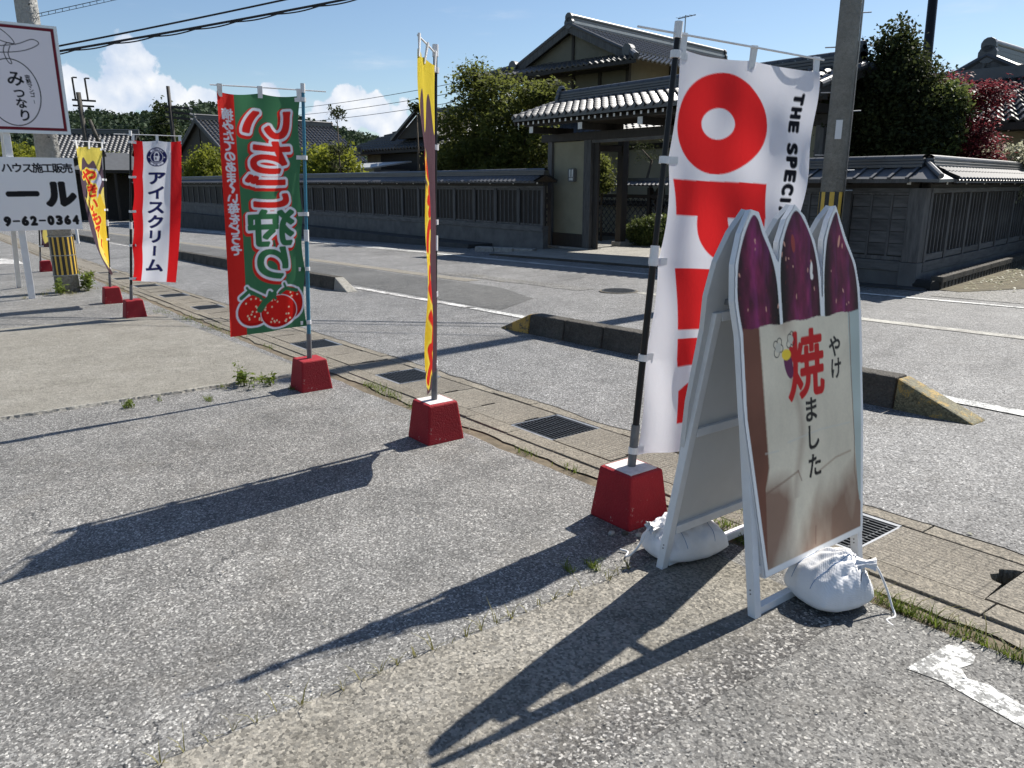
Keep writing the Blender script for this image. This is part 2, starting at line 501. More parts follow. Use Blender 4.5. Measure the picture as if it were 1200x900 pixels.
# ---------------------------------------------------------------- mesh helpers
class MB:
    """collects simple solids and links them as one mesh object"""

    def __init__(self):
        self.v = []
        self.f = []

    def add(self, vs_, fs_):
        k = len(self.v)
        self.v.extend(tuple(p) for p in vs_)
        self.f.extend(tuple(i + k for i in q) for q in fs_)
        return self

    def hexa(self, p):  # 8 corners: bottom ring 0-3, top ring 4-7
        return self.add(p, [(3, 2, 1, 0), (4, 5, 6, 7), (0, 1, 5, 4), (1, 2, 6, 5), (2, 3, 7, 6), (3, 0, 4, 7)])

    def box(self, x0, x1, y0, y1, z0, z1):
        return self.hexa([(x0, y0, z0), (x1, y0, z0), (x1, y1, z0), (x0, y1, z0), (x0, y0, z1), (x1, y0, z1), (x1, y1, z1), (x0, y1, z1)])

    def bar(self, a, b, w, h, up=(0, 0, 1)):
        a, b = Vector(a), Vector(b)
        d = (b - a).normalized()
        s = d.cross(Vector(up))
        if s.length < 1e-4:
            s = d.cross(Vector((0, 1, 0)))
        s.normalize()
        t = s.cross(d)
        s, t = s * w / 2, t * h / 2
        q = []
        for p in (a, b):
            q += [p - s - t, p + s - t, p + s + t, p - s + t]
        return self.hexa(q)

    def tube(self, pts, rad, n=8, cap=True):
        pts = [Vector(p) for p in pts]
        if not isinstance(rad, (list, tuple)):
            rad = [rad] * len(pts)
        k = len(self.v)
        ref = None
        for i, p in enumerate(pts):
            d = (pts[min(i + 1, len(pts) - 1)] - pts[max(i - 1, 0)]).normalized()
            if ref is None:
                ref = d.orthogonal().normalized()
            ref = (ref - d * ref.dot(d)).normalized()
            t = d.cross(ref)
            for j in range(n):
                a = 2 * pi * j / n
                self.v.append(tuple(p + (ref * cos(a) + t * sin(a)) * rad[i]))
        for i in range(len(pts) - 1):
            for j in range(n):
                a, b = k + i * n + j, k + i * n + (j + 1) % n
                self.f.append((a, b, b + n, a + n))
        if cap:
            self.f.append(tuple(k + j for j in range(n))[::-1])
            self.f.append(tuple(k + (len(pts) - 1) * n + j for j in range(n)))
        return self

    def grid(self, P, nu, nv, flip=False):  # P(i,j) for i<=nu, j<=nv
        k = len(self.v)
        for j in range(nv + 1):
            for i in range(nu + 1):
                self.v.append(tuple(P(i, j)))
        for j in range(nv):
            for i in range(nu):
                a = k + j * (nu + 1) + i
                q = (a, a + 1, a + nu + 2, a + nu + 1)
                self.f.append(q[::-1] if flip else q)
        return self

    def mesh(self, name):
        m = bpy.data.meshes.new(name)
        m.from_pydata(self.v, [], self.f)
        m.update()
        return m

    def build(self, name, mat, parent=None, smooth=False, bevel=0.0, autos=False):
        m = self.mesh(name)
        return obj(name, m, mat, parent, smooth, bevel, autos)


def obj(name, m, mat, parent=None, smooth=False, bevel=0.0, autos=False):
    o = bpy.data.objects.new(name, m)
    COL.objects.link(o)
    if mat and not m.materials:
        m.materials.append(MAT[mat] if isinstance(mat, str) else mat)
    if smooth or autos:
        m.polygons.foreach_set('use_smooth', [True] * len(m.polygons))
    if autos:
        md = o.modifiers.new('split', 'EDGE_SPLIT')
        md.split_angle = radians(38)
    if bevel:
        md = o.modifiers.new('bevel', 'BEVEL')
        md.width = bevel
        md.segments = 2
        md.limit_method = 'ANGLE'
    if parent:
        o.parent = parent
    return o


def tag(o, label=None, cat=None, group=None, kind=None):
    if label:
        o['label'] = label
    if cat:
        o['category'] = cat
    if group:
        o['group'] = group
    if kind:
        o['kind'] = kind
    return o


def thing(name, label, cat, loc=(0, 0, 0), rz=0.0, group=None):
    o = bpy.data.objects.new(name, None)
    o.empty_display_size = 0.1
    COL.objects.link(o)
    o.location = loc
    o.rotation_euler = (0, 0, rz)
    return tag(o, label, cat, group)


def dup(o, parent=None, loc=None, rot=None):
    c = o.copy()
    COL.objects.link(c)
    if parent:
        c.parent = parent
    if loc is not None:
        c.location = loc
    if rot is not None:
        c.rotation_euler = rot
    return c


def dup_tree(o, loc, rot=None, label=None):
    c = dup(o, None, loc, rot)
    if label:
        c['label'] = label
    for ch in list(o.children):
        k = dup(ch, c)
        for g in list(ch.children):
            dup(g, k)
    return c


def sheet(name, pts, dz, mat, kind='structure', parent=None, step=None):
    """flat sheet following the slope of the land"""
    bm = bmesh.new()
    vsx = [bm.verts.new((x, y, gz(x) + dz)) for x, y in pts]
    f = bm.faces.new(vsx)
    bmesh.ops.triangulate(bm, faces=[f])
    m = bpy.data.meshes.new(name)
    bmesh.ops.recalc_face_normals(bm, faces=bm.faces)
    for f in bm.faces:
        if f.normal.z < 0:
            f.normal_flip()
    bm.to_mesh(m)
    bm.free()
    o = obj(name, m, mat, parent)
    if kind:
        o['kind'] = kind
    return o


# ---------------------------------------------------------------- print: glyphs and shapes rasterised onto a grid
_tc = bpy.data.curves.new('glyph', 'FONT')
_to = bpy.data.objects.new('glyph', _tc)
COL.objects.link(_to)
_GC = {}


def glyph(ch):
    if ch not in _GC:
        _tc.body = ch
        bpy.context.view_layer.update()
        ev = _to.evaluated_get(bpy.context.evaluated_depsgraph_get())
        m = ev.to_mesh()
        m.calc_loop_triangles()
        co = np.array([v.co[:2] for v in m.vertices], float).reshape(-1, 2)
        tr = np.array([t.vertices[:] for t in m.loop_triangles], int).reshape(-1, 3)
        ev.to_mesh_clear()
        _GC[ch] = (co, tr)
    return _GC[ch]


SS = 3


class Canvas:
    """print for a W x H metre sheet; y runs down; sampled at nu+1 x nv+1 points"""

    def __init__(self, W, H, nu, nv, bgc):
        self.W, self.H, self.nu, self.nv = W, H, nu, nv
        self.w, self.h = nu * SS, nv * SS
        self.a = np.empty((self.h, self.w, 3))
        self.a[:] = lin(bgc)
        ys, xs = np.mgrid[0:self.h, 0:self.w]
        self.X = (xs + 0.5) / self.w
        self.Y = (ys + 0.5) / self.h

    def tris(self, P, T):
        m = np.zeros((self.h, self.w), bool)
        px = P[:, 0] * self.w - 0.5
        py = P[:, 1] * self.h - 0.5
        for a, b, c in T:
            x, y = px[[a, b, c]], py[[a, b, c]]
            x0, x1 = max(0, int(np.floor(x.min()))), min(self.w - 1, int(np.ceil(x.max())))
            y0, y1 = max(0, int(np.floor(y.min()))), min(self.h - 1, int(np.ceil(y.max())))
            if x1 < x0 or y1 < y0:
                continue
            gy, gx = np.mgrid[y0:y1 + 1, x0:x1 + 1]
            e = [(x[(i + 1) % 3] - x[i]) * (gy - y[i]) - (y[(i + 1) % 3] - y[i]) * (gx - x[i]) for i in range(3)]
            ins = ((e[0] >= 0) & (e[1] >= 0) & (e[2] >= 0)) | ((e[0] <= 0) & (e[1] <= 0) & (e[2] <= 0))
            m[y0:y1 + 1, x0:x1 + 1] |= ins
        return m

    def text(self, ch, cx, cy, w, h, rot=0.0, em=True, flipx=False):
        """one glyph centred on (cx,cy) (fractions), w x h fractions of the sheet's width / height"""
        co, tr = glyph(ch)
        if not len(tr):
            return np.zeros((self.h, self.w), bool)
        if em:
            c = np.array([0.5, 0.38])
            s = np.array([1.0, 1.0])
        else:
            lo, hi = co.min(0), co.max(0)
            c = (lo + hi) / 2
            s = np.maximum(hi - lo, 1e-3)
        q = (co - c) / s * np.array([w * self.W, h * self.H])
        if flipx:
            q[:, 0] *= -1
        cr, sr = cos(rot), sin(rot)
        X = q[:, 0] * cr + q[:, 1] * sr
        Y = -q[:, 0] * sr + q[:, 1] * cr
        P = np.stack([cx + X / self.W, cy - Y / self.H], 1)
        return self.tris(P, tr)

    def poly(self, pts):
        P = np.array(pts, float)
        x, y = P[:, 0], P[:, 1]
        m = np.zeros((self.h, self.w), bool)
        n = len(P)
        for i in range(n):
            x0, y0, x1, y1 = x[i], y[i], x[(i + 1) % n], y[(i + 1) % n]
            if y0 == y1:
                continue
            c = ((self.Y >= min(y0, y1)) & (self.Y < max(y0, y1)))
            xi = x0 + (self.Y - y0) / (y1 - y0) * (x1 - x0)
            m ^= c & (self.X < xi)
        return m

    def ell(self, cx, cy, rx, ry, rot=0.0):
        dx, dy = (self.X - cx) * self.W, (self.Y - cy) * self.H
        c, s = cos(rot), sin(rot)
        return ((dx * c + dy * s) / (rx * self.W)) ** 2 + ((-dx * s + dy * c) / (ry * self.H)) ** 2 <= 1

    def line(self, pts, wid):
        m = np.zeros((self.h, self.w), bool)
        for (ax, ay), (bx, by) in zip(pts[:-1], pts[1:]):
            ax_, ay_, bx_, by_ = ax * self.W, ay * self.H, bx * self.W, by * self.H
            dx, dy = bx_ - ax_, by_ - ay_
            L = max(dx * dx + dy * dy, 1e-12)
            t = np.clip(((self.X * self.W - ax_) * dx + (self.Y * self.H - ay_) * dy) / L, 0, 1)
            m |= ((self.X * self.W - ax_ - t * dx) ** 2 + (self.Y * self.H - ay_ - t * dy) ** 2) <= (wid / 2) ** 2
        return m

    def fat(self, m, r):  # r in metres
        rx, ry = r / self.W * self.w, r / self.H * self.h
        out = m.copy()
        for j in range(-int(ry), int(ry) + 1):
            k = int(rx * sqrt(max(0, 1 - (j / max(ry, 1e-6)) ** 2)))
            row = m.copy()
            for i in range(1, k + 1):
                row[:, i:] |= m[:, :-i]
                row[:, :-i] |= m[:, i:]
            if j > 0:
                out[j:] |= row[:-j]
            elif j < 0:
                out[:j] |= row[-j:]
            else:
                out |= row
        return out

    def put(self, m, c, a=1.0):
        if isinstance(m, np.ndarray) and m.dtype == bool:
            m = m.astype(float)
        k = (m * a)[..., None]
        self.a = self.a * (1 - k) + (lin(c) if isinstance(c, tuple) else c) * k
        return self

    def sample(self):
        s = self.a.reshape(self.nv, SS, self.nu, SS, 3).mean((1, 3))
        p = np.pad(s, ((0, 1), (0, 1), (0, 0)), mode='edge')
        return p  # (nv+1, nu+1, 3)


def lin(c):
    c = np.array(c, float) / 255.0
    return np.where(c <= 0.04045, c / 12.92, ((c + 0.055) / 1.055) ** 2.4)


def fbm(X, Y, sc, seed=0, octv=4):
    """cheap value noise on arrays"""
    out = np.zeros_like(X)
    amp = 1.0
    tot = 0
    rs = np.random.RandomState(seed)
    for o_ in range(octv):
        n = 64
        tab = rs.rand(n, n)
        x, y = X * sc, Y * sc
        xi, yi = np.floor(x).astype(int), np.floor(y).astype(int)
        fx, fy = x - xi, y - yi
        fx, fy = fx * fx * (3 - 2 * fx), fy * fy * (3 - 2 * fy)
        g = lambda i, j: tab[(yi + j) % n, (xi + i) % n]
        out += amp * ((g(0, 0) * (1 - fx) + g(1, 0) * fx) * (1 - fy) + (g(0, 1) * (1 - fx) + g(1, 1) * fx) * fy)
        tot += amp
        amp *= 0.5
        sc *= 2
    return out / tot


def print_mesh(name, P, cols, mask=None):
    """P (nv+1,nu+1,3) positions, cols the same for colours -> mesh with a 'print' colour attribute"""
    nv, nu = P.shape[0] - 1, P.shape[1] - 1
    idx = np.arange((nv + 1) * (nu + 1)).reshape(nv + 1, nu + 1)
    q = np.stack([idx[:-1, :-1], idx[1:, :-1], idx[1:, 1:], idx[:-1, 1:]], -1).reshape(-1, 4)
    if mask is not None:
        q = q[mask.reshape(-1)]
    used = np.unique(q)
    re = -np.ones(idx.size, int)
    re[used] = np.arange(len(used))
    q = re[q]
    V = P.reshape(-1, 3)[used]
    C = cols.reshape(-1, 3)[used]
    m = bpy.data.meshes.new(name)
    m.vertices.add(len(V))
    m.vertices.foreach_set('co', V.astype(np.float32).ravel())
    m.loops.add(len(q) * 4)
    m.loops.foreach_set('vertex_index', q.astype(np.int32).ravel())
    m.polygons.add(len(q))
    m.polygons.foreach_set('loop_start', (np.arange(len(q)) * 4).astype(np.int32))
    m.polygons.foreach_set('loop_total', np.full(len(q), 4, np.int32))
    m.polygons.foreach_set('use_smooth', np.ones(len(q), bool))
    m.update(calc_edges=True)
    at = m.color_attributes.new('print', 'FLOAT_COLOR', 'POINT')
    at.data.foreach_set('color', np.concatenate([C, np.ones((len(C), 1))], 1).astype(np.float32).ravel())
    m.validate()
    return m


# ---------------------------------------------------------------- leaves
def leaf_cloud(pts, size, n_per, spread, rng, aspect=0.6, up=0.25, jitter=0.5):
    """leaf quads (bent into two triangles) scattered round cluster points; arrays out"""
    pts = np.asarray(pts, float)
    N = len(pts) * n_per
    c = np.repeat(pts, n_per, 0) + rng.normal(0, 1, (N, 3)) * np.asarray(spread)
    nrm = rng.normal(0, 1, (N, 3)) + np.array([0, 0, up * 3])
    nrm /= np.linalg.norm(nrm, axis=1)[:, None]
    t = np.cross(nrm, rng.normal(0, 1, (N, 3)))
    t /= np.linalg.norm(t, axis=1)[:, None] + 1e-9
    b = np.cross(nrm, t)
    s = size * (1 + jitter * (rng.rand(N) - 0.5) * 2)[:, None]
    V = np.empty((N, 4, 3))
    V[:, 0] = c - t * s * 0.5
    V[:, 1] = c + b * s * aspect * 0.5 + nrm * s * 0.08
    V[:, 2] = c + t * s * 0.5
    V[:, 3] = c - b * s * aspect * 0.5 + nrm * s * 0.08
    return V


def quads_mesh(name, V):
    n = len(V)
    m = bpy.data.meshes.new(name)
    m.vertices.add(n * 4)
    m.vertices.foreach_set('co', V.astype(np.float32).ravel())
    m.loops.add(n * 4)
    m.loops.foreach_set('vertex_index', np.arange(n * 4, dtype=np.int32))
    m.polygons.add(n)
    m.polygons.foreach_set('loop_start', (np.arange(n) * 4).astype(np.int32))
    m.polygons.foreach_set('loop_total', np.full(n, 4, np.int32))
    m.update(calc_edges=True)
    return m


def tree(name, label, cat, base, lobes, mat, leaf=0.12, dens=1.0, trunk_r=0.12, seed=1, n_per=16, clump=0.22, group=None, up=0.25, shell=0.55, aspect=0.6):
    """lobes: (dx,dy,dz,rx,ry,rz) relative to base; trunk and limbs reach the lobes"""
    rng = np.random.RandomState(seed)
    r = random.Random(seed)
    t = thing(name, label, cat, base, 0, group)
    allV = []
    for (dx, dy, dz_, rx, ry, rz_) in lobes:
        vol = (rx * ry * rz_) ** (1 / 3.0)
        k = max(6, int(dens * 26 * (vol / clump) ** 2 * 0.55))
        d = rng.normal(0, 1, (k, 3))
        d /= np.linalg.norm(d, axis=1)[:, None]
        rad = shell + (1 - shell) * rng.rand(k) ** 0.6
        rad *= 0.82 + 0.36 * rng.rand(k)
        p = d * rad[:, None] * np.array([rx, ry, rz_]) + np.array([dx, dy, dz_])
        allV.append(leaf_cloud(p, leaf, n_per, (clump * 0.75, clump * 0.75, clump * 0.45), rng, aspect, up))
    obj('crown', quads_mesh('crown', np.concatenate(allV)), mat, t)
    mb = MB()
    cx = sum(l[0] for l in lobes) / len(lobes)
    cy = sum(l[1] for l in lobes) / len(lobes)
    zs = min(l[2] - l[5] for l in lobes)
    fork = Vector((cx * 0.4, cy * 0.4, max(0.25, zs * 0.75)))
    mb.tube([(0, 0, -0.1), (cx * 0.15, cy * 0.15, fork.z * 0.5), fork], [trunk_r, trunk_r * 0.85, trunk_r * 0.7], 8)
    for (dx, dy, dz_, rx, ry, rz_) in lobes:
        e = Vector((dx, dy, dz_ + rz_ * 0.3))
        mid = (fork + e) / 2 + Vector((r.uniform(-.2, .2), r.uniform(-.2, .2), r.uniform(0, .2)))
        mb.tube([fork, mid, e], [trunk_r * 0.6, trunk_r * 0.35, trunk_r * 0.08], 6)
        for q in range(4):
            a = Vector((r.gauss(0, 1), r.gauss(0, 1), r.gauss(0.3, 0.8))).normalized()
            s = mid.lerp(e, r.uniform(0.2, 0.9))
            mb.tube([s, s + Vector((a.x * rx, a.y * ry, a.z * rz_)) * 0.7], [trunk_r * 0.2, trunk_r * 0.04], 4)
    mb.build('trunk', 'bark', t, smooth=True)
    return t


# ---------------------------------------------------------------- roofs
def tile_slope(O, U, Vv, width, length, tw, tl, amp=0.03, step=0.022, segs=6, thick=0.02):
    """joined pantile surface: O lower corner, U along the eave, Vv up the slope"""
    O, U, Vv = Vector(O), Vector(U).normalized(), Vector(Vv).normalized()
    N = U.cross(Vv).normalized()
    if N.z < 0:
        N = -N
    nc, nr = max(1, round(width / tw)), max(1, round(length / tl))
    tw, tl = width / nc, length / nr
    mb = MB()
    for r_ in range(nr):
        for e in (0,):
            def P(i, j, r_=r_):
                u = i * tw / segs
                ph = (i % segs) / segs
                h = amp * (cos(2 * pi * ph) * 0.7 + 0.5 * max(0, cos(2 * pi * ph)))
                v = (r_ + (0, 0, 1)[j]) * tl - (0.02 if j < 2 else 0)
                hh = (-thick if j == 0 else step if j == 1 else 0.0) + h
                return O + U * u + Vv * v + N * hh
            mb.grid(P, nc * segs, 2)
    return mb


def tile_piece(tw, tl, amp=0.035, thick=0.03, segs=6, step=0.03):
    """a single pantile: x along the eave, y up the slope, z out of the slope"""
    mb = MB()

    def prof(i):
        ph = i / segs
        return amp * (cos(2 * pi * ph) * 0.7 + 0.5 * max(0, cos(2 * pi * ph)))

    mb.grid(lambda i, j: (i * tw / segs, (0, -0.012)[j], prof(i) + (step - thick, step)[j]), segs, 1)
    mb.grid(lambda i, j: (i * tw / segs, (-0.012, tl * .22, tl * .6, tl * 1.06)[j], prof(i) * (1.0, 1.0, .92, .85)[j] + (step - .008, step + .002, step * .62, 0)[j]), segs, 3)
    return mb


# ================================================================ THE SETTING
def wav(n0, n1, y, amp, step, seed, f=1.3):
    """points along x from n0 to n1 with an uneven y"""
    out = []
    k = max(2, int(abs(n1 - n0) / step))
    for i in range(k + 1):
        x = n0 + (n1 - n0) * i / k
        out.append((x, y + amp * (noise.noise(Vector((x * f, seed, 0))) + 0.5 * noise.noise(Vector((x * f * 3.1, seed, 4))))))
    return out


# far ground, a coarse sheet to the horizon
mb = MB()
gx_ = [-3000, -600, -150, -60, 0, 20, 600, 3000]
gy_ = [-3000, -300, -20, 20, 300, 3000]
mb.grid(lambda i, j: (gx_[i], gy_[j], gz(gx_[i]) - 0.07), len(gx_) - 1, len(gy_) - 1)
tag(mb.build('ground', 'grass_ground'), kind='structure')

# parking lot: asphalt bays, concrete bays and strips
lot = [(-60, -20), (20, -20)] + wav(20, -60, 2.74, 0.03, 0.12, 3.0, 2.0)
sheet('parking_lot', lot, 0.0, 'asphalt_lot')
sheet('parking_lot_bay', [(-1.44, 2.70)] + [(-1.44 + 0.025 * noise.noise(Vector((y * 2.5, 2, 0))), y) for y in np.arange(2.6, -20, -0.2)] + [(20, -20)] + wav(20, -1.4, 2.70, 0.025, 0.12, 9.0, 2.2), 0.004, 'asphalt_right')
strip_l = [(-2.08 + 0.02 * noise.noise(Vector((y * 3, 7, 0))), y) for y in np.arange(2.60, -20, -0.12)]
strip_r = [(-1.30 + 0.03 * noise.noise(Vector((y * 2.2, 17, 0))), y) for y in np.arange(-20, 2.61, 0.12)]
sheet('concrete_strip', strip_l + strip_r, 0.0055, 'concrete_strip')
# slab with a low raised edge
slab_e = [(-6.72 + 0.015 * noise.noise(Vector((y * 3, 27, 0))), y) for y in np.arange(2.66, -20, -0.15)]
slab_w = [(-11.85 + 0.03 * noise.noise(Vector((y * 2, 37, 0))), y) for y in np.arange(-20, 2.67, 0.3)]
so = sheet('concrete_slab', slab_e + slab_w, 0.022, 'concrete_slab')
mb = MB()
for (a, b) in zip(slab_e[:-1], slab_e[1:]):
    mb.hexa([(a[0], a[1], gz(a[0]) - 0.01), (a[0] + 0.025, a[1], gz(a[0]) - 0.01), (b[0] + 0.025, b[1], gz(b[0]) - 0.01), (b[0], b[1], gz(b[0]) - 0.01),
             (a[0], a[1], gz(a[0]) + 0.024), (a[0] + 0.012, a[1], gz(a[0]) + 0.022), (b[0] + 0.012, b[1], gz(b[0]) + 0.022), (b[0], b[1], gz(b[0]) + 0.024)])
mb.build('slab_edge', 'concrete_apron', so)
sheet('soil_strip', wav(20, -60, 2.60, 0.02, 0.5, 51) + [(-60, 2.95), (20, 2.95)], -0.006, 'soil')
sheet('drain_shoulder', wav(20, -60, 2.83, 0.045, 0.09, 57, 2.6) + [(-60, 2.95), (20, 2.95)], 0.003, 'concrete_rim')

# road: one sheet from the drain to the walls across
road = wav(20, -60, 3.63, 0.055, 0.10, 61, 1.7) + [(-150, 3.6), (-150, 17), (20, 17)]
sheet('road', road, 0.006, 'asphalt_road')
far_line = [(20, 11.95), (-4.15, 11.83), (-10.7, 11.78), (-13.3, 11.88), (-19.8, 12.2), (-32.5, 13.05), (-60, 14.0), (-150, 15.2)]


def ribbon(name, line, w, dz, mat):
    up = [(x, y + w / 2) for x, y in line]
    dn = [(x, y - w / 2) for x, y in line]
    return sheet(name, up + dn[::-1], dz, mat)


ribbon('lane_marking', far_line, 0.13, 0.014, 'paint_line')
ribbon('lane_marking', [(20, 6.0), (0, 6.05), (-2, 6.07), (-7.8, 6.24), (-8.3, 6.25)], 0.15, 0.014, 'paint_line')
ribbon('lane_marking', [(-8.3, 6.25), (-9.3, 6.24)], 0.14, 0.014, 'paint_line')
ribbon('lane_marking', [(-9.45, 6.25), (-13.9, 6.17), (-26, 6.22), (-60, 6.1), (-150, 6.0)], 0.14, 0.014, 'paint_worn')
# repair strips and a darker relaid lane
sheet('road_patch', wav(-8.9, -60, 6.42, 0.02, 0.4, 71) + wav(-60, -11.2, 8.15, 0.05, 0.4, 73) + [(-9.6, 7.6)], 0.010, 'asphalt_patch')
ribbon('trench_strip', wav(20, -9.0, 9.35, 0.03, 0.3, 75, 0.8), 0.20, 0.012, 'paint_faded')
ribbon('trench_strip', wav(-9.9, -14.5, 9.0, 0.22, 0.3, 78, 0.5), 0.42, 0.011, 'asphalt_side')
ribbon('trench_strip', wav(-12.6, -60, 8.45, 0.05, 0.5, 77, 0.5), 0.36, 0.012, 'concrete_trench')
# gate apron
sheet('gate_apron', [(-18.3, 12.9), (-9.2, 12.9), (-9.2, 21.5), (-21, 21.5), (-21, 15.9), (-18.9, 15.9)], 0.05, 'concrete_apron')
ap = MB()
ap.hexa([(-18.3, 12.86, gz(-18.3) - .02), (-9.2, 12.86, gz(-9.2) - .02), (-9.2, 13.0, gz(-9.2) - .02), (-18.3, 13.0, gz(-18.3) - .02),
         (-18.3, 12.86, gz(-18.3) + .052), (-9.2, 12.86, gz(-9.2) + .052), (-9.2, 13.0, gz(-9.2) + .053), (-18.3, 13.0, gz(-18.3) + .053)])
tag(ap.build('gate_apron_edge', 'concrete_kerb'), kind='structure')
# the side street beyond the wall corner and its littered verge
sheet('side_street', [(-5.6, 12.25), (20, 12.25), (20, 17), (4, 17.5), (-1, 60), (-13.6, 60)], 0.012, 'asphalt_side')
sheet('verge', [(-6.3, 13.2), (-5.5, 13.0), (-5.0, 14.2), (-6.2, 22), (-11.5, 58), (-13.6, 60)], 0.018, 'verge_soil')
# garden and yard ground behind the walls
sheet('yard', [(-60, 15.4), (-21, 15.5), (-21, 21.5), (-9.2, 21.5), (-9.2, 13.6), (-6.7, 13.6), (-13.5, 58), (-60, 58)], 0.03, 'soil')

# ---------------------------------------------------------------- roadside drain
DY0, DY1 = 3.10, 3.52
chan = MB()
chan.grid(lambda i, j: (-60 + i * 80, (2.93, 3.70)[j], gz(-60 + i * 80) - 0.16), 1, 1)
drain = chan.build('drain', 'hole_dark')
tag(drain, kind='structure')
for nm, (y0, y1), dzt, mt in (('rim', (2.94, 3.075), 0.012, 'concrete_rim'), ('rim', (3.535, 3.72), 0.002, 'concrete_rim')):
    rm = MB()
    n = 160
    for i in range(n):
        xa, xb = -60 + i * 0.5, -60 + i * 0.5 + 0.494
        if nm == 'rim' and xa < -18 and i % 2:
            pass
        e = 0.006 * R.uniform(-1, 1)
        rm.hexa([(xa, y0, gz(xa) - .16), (xb, y0, gz(xb) - .16), (xb, y1, gz(xb) - .16), (xa, y1, gz(xa) - .16),
                 (xa, y0 + e, gz(xa) + dzt + e), (xb, y0 + e, gz(xb) + dzt + e), (xb, y1, gz(xb) + dzt), (xa, y1, gz(xa) + dzt)])
    o = rm.build(nm, mt, drain, bevel=0.004)
    o['kind'] = 'stuff'
PITCH, GW = 2.1, 0.47
LL = (PITCH - GW) / 3


def lid_mesh(kind):
    mb = MB()
    hl = LL / 2 - 0.004
    hy = (DY1 - DY0) / 2
    # plan outline with a hand slot at one end (kind 1: a broken corner)
    if kind == 0:
        out = [(-hl, -hy), (hl, -hy), (hl, -0.075), (hl - 0.022, -0.07), (hl - 0.022, 0.055), (hl, 0.06), (hl, hy), (-hl, hy)]
    else:
        out = [(-hl, -hy), (hl, -hy), (hl - 0.01, -0.03), (hl - 0.05, -0.02), (hl - 0.075, 0.025), (hl - 0.055, 0.06), (hl - 0.07, 0.10), (hl - 0.02, 0.145), (hl, 0.15), (hl, hy), (-hl, hy)]
    n = len(out)
    vs_ = [(x, y, -0.075) for x, y in out] + [(x, y, 0.0) for x, y in out]
    fs_ = [tuple(range(n, 2 * n)), tuple(range(n))[::-1]] + [(i, (i + 1) % n, (i + 1) % n + n, i + n) for i in range(n)]
    mb.add(vs_, fs_)
    m = mb.mesh('cover_slab')
    m.materials.append(MAT['concrete_lid'])
    return m


LID = [lid_mesh(0), lid_mesh(1)]
gm = MB()  # grating
g2, gy2 = GW / 2 - 0.005, (DY1 - DY0) / 2
for s in (-1, 1):
    gm.box(-g2, g2, s * gy2 - 0.012, s * gy2 + 0.012, -0.05, 0.0)
    gm.box(s * g2 - 0.006, s * g2 + 0.006, -gy2 + 0.013, gy2 - 0.013, -0.05, -0.001)
GFRAME = gm.mesh('grate_frame')
GFRAME.materials.append(MAT['steel'])
gm = MB()
gm.box(-g2 + 0.007, g2 - 0.007, -0.0035, 0.0035, -0.045, -0.002)
GBAR = gm.mesh('bar')
GBAR.materials.append(MAT['grate_steel'])
gm = MB()
gm.box(-0.004, 0.004, -gy2 + 0.013, gy2 - 0.013, -0.03, -0.006)
GROD = gm.mesh('cross_rod')
GROD.materials.append(MAT['grate_steel'])
tilt = atan2(0.025, 1)
for k in range(-8, 2):
    xc = -3.93 + PITCH * k 
    near = k >= -4
    gt = thing('drain_grate', 'x', 'drain grate', (xc, (DY0 + DY1) / 2, gz(xc)), 0, 'steel drain gratings along the roadside drain')
    gt.rotation_euler = (0, -tilt, 0)
    gt['xk'] = k
    obj('grate_frame', GFRAME, None, gt)
    nb = 13
    for i in range(nb):
        b = obj('bar', GBAR, None, gt)
        b.location = (0, -gy2 + 0.03 + (2 * gy2 - 0.06) * i / (nb - 1), 0)
    for i in range(5):
        b = obj('cross_rod', GROD, None, gt)
        b.location = (-g2 + 0.045 + (2 * g2 - 0.09) * i / 4, 0, 0)
    for j in range(3):
        xl = xc + GW / 2 + LL * (j + 0.5)
        broken = (k == 1 and j == 0) or False
        lo = obj('cover_slab', LID[0], None, drain)
        if abs(xl + 1.38) < 0.30 and k == 1:
            lo.data = LID[1]
        lo.location = (xl, (DY0 + DY1) / 2 + R.uniform(-.004, .004), gz(xl) + R.uniform(-0.004, 0.006))
        lo.rotation_euler = (R.uniform(-.006, .006), -tilt + R.uniform(-.006, .006), R.uniform(-.008, .008))
grl = {0: 'steel drain grating behind the red flag base with an OPEN flag', -1: 'steel drain grating beside the edge-on yellow flag and its dark red base',
       -2: 'steel drain grating behind the bright red base of the strawberry flag', 1: 'steel drain grating behind the white sandbags of the sweet potato sign',
       -3: 'fourth drain grating to the left of the OPEN flag, between strawberry and ice cream flags',
       2: 'steel drain grating beyond the right edge of the picture, past the painted bay mark', 3: 'outermost steel drain grating far to the right of the picture',
       -5: 'steel drain grating behind the ice cream flag base', -6: 'steel drain grating between the ice cream flag and the twisted yellow flag',
       -7: 'steel drain grating level with the striped utility pole', -8: 'farthest steel drain grating, beyond the striped utility pole',
       -4: 'drain grating in the shade line to the right of the ice cream flag'}
for o in list(COL.objects):
    if o.name.startswith('drain_grate') and 'xk' in o:
        k = o['xk']
        del o['xk']
        o['label'] = grl.get(k, 'x')
far = MB()
for i in range(80):
    xa = -20.8 - i * 0.5
    far.box(xa - 0.495, xa, DY0, DY1, gz(xa) - 0.07, gz(xa) - 0.004)
o = far.build('far_cover_slabs', 'concrete_lid', drain)
o['kind'] = 'stuff'

# painted corner mark of a parking bay, worn
sheet('bay_marking', [(-1.01, 2.40), (-0.99, 2.65), (-0.955, 2.685), (-0.90, 2.655), (-0.885, 2.60), (-0.90, 2.545), (-0.86, 2.50), (-0.80, 2.52), (-0.70, 2.49), (-0.60, 2.51), (-0.2, 2.52), (-0.2, 2.37), (-0.55, 2.36), (-0.78, 2.40), (-0.9, 2.42)], 0.0065, 'paint_line')

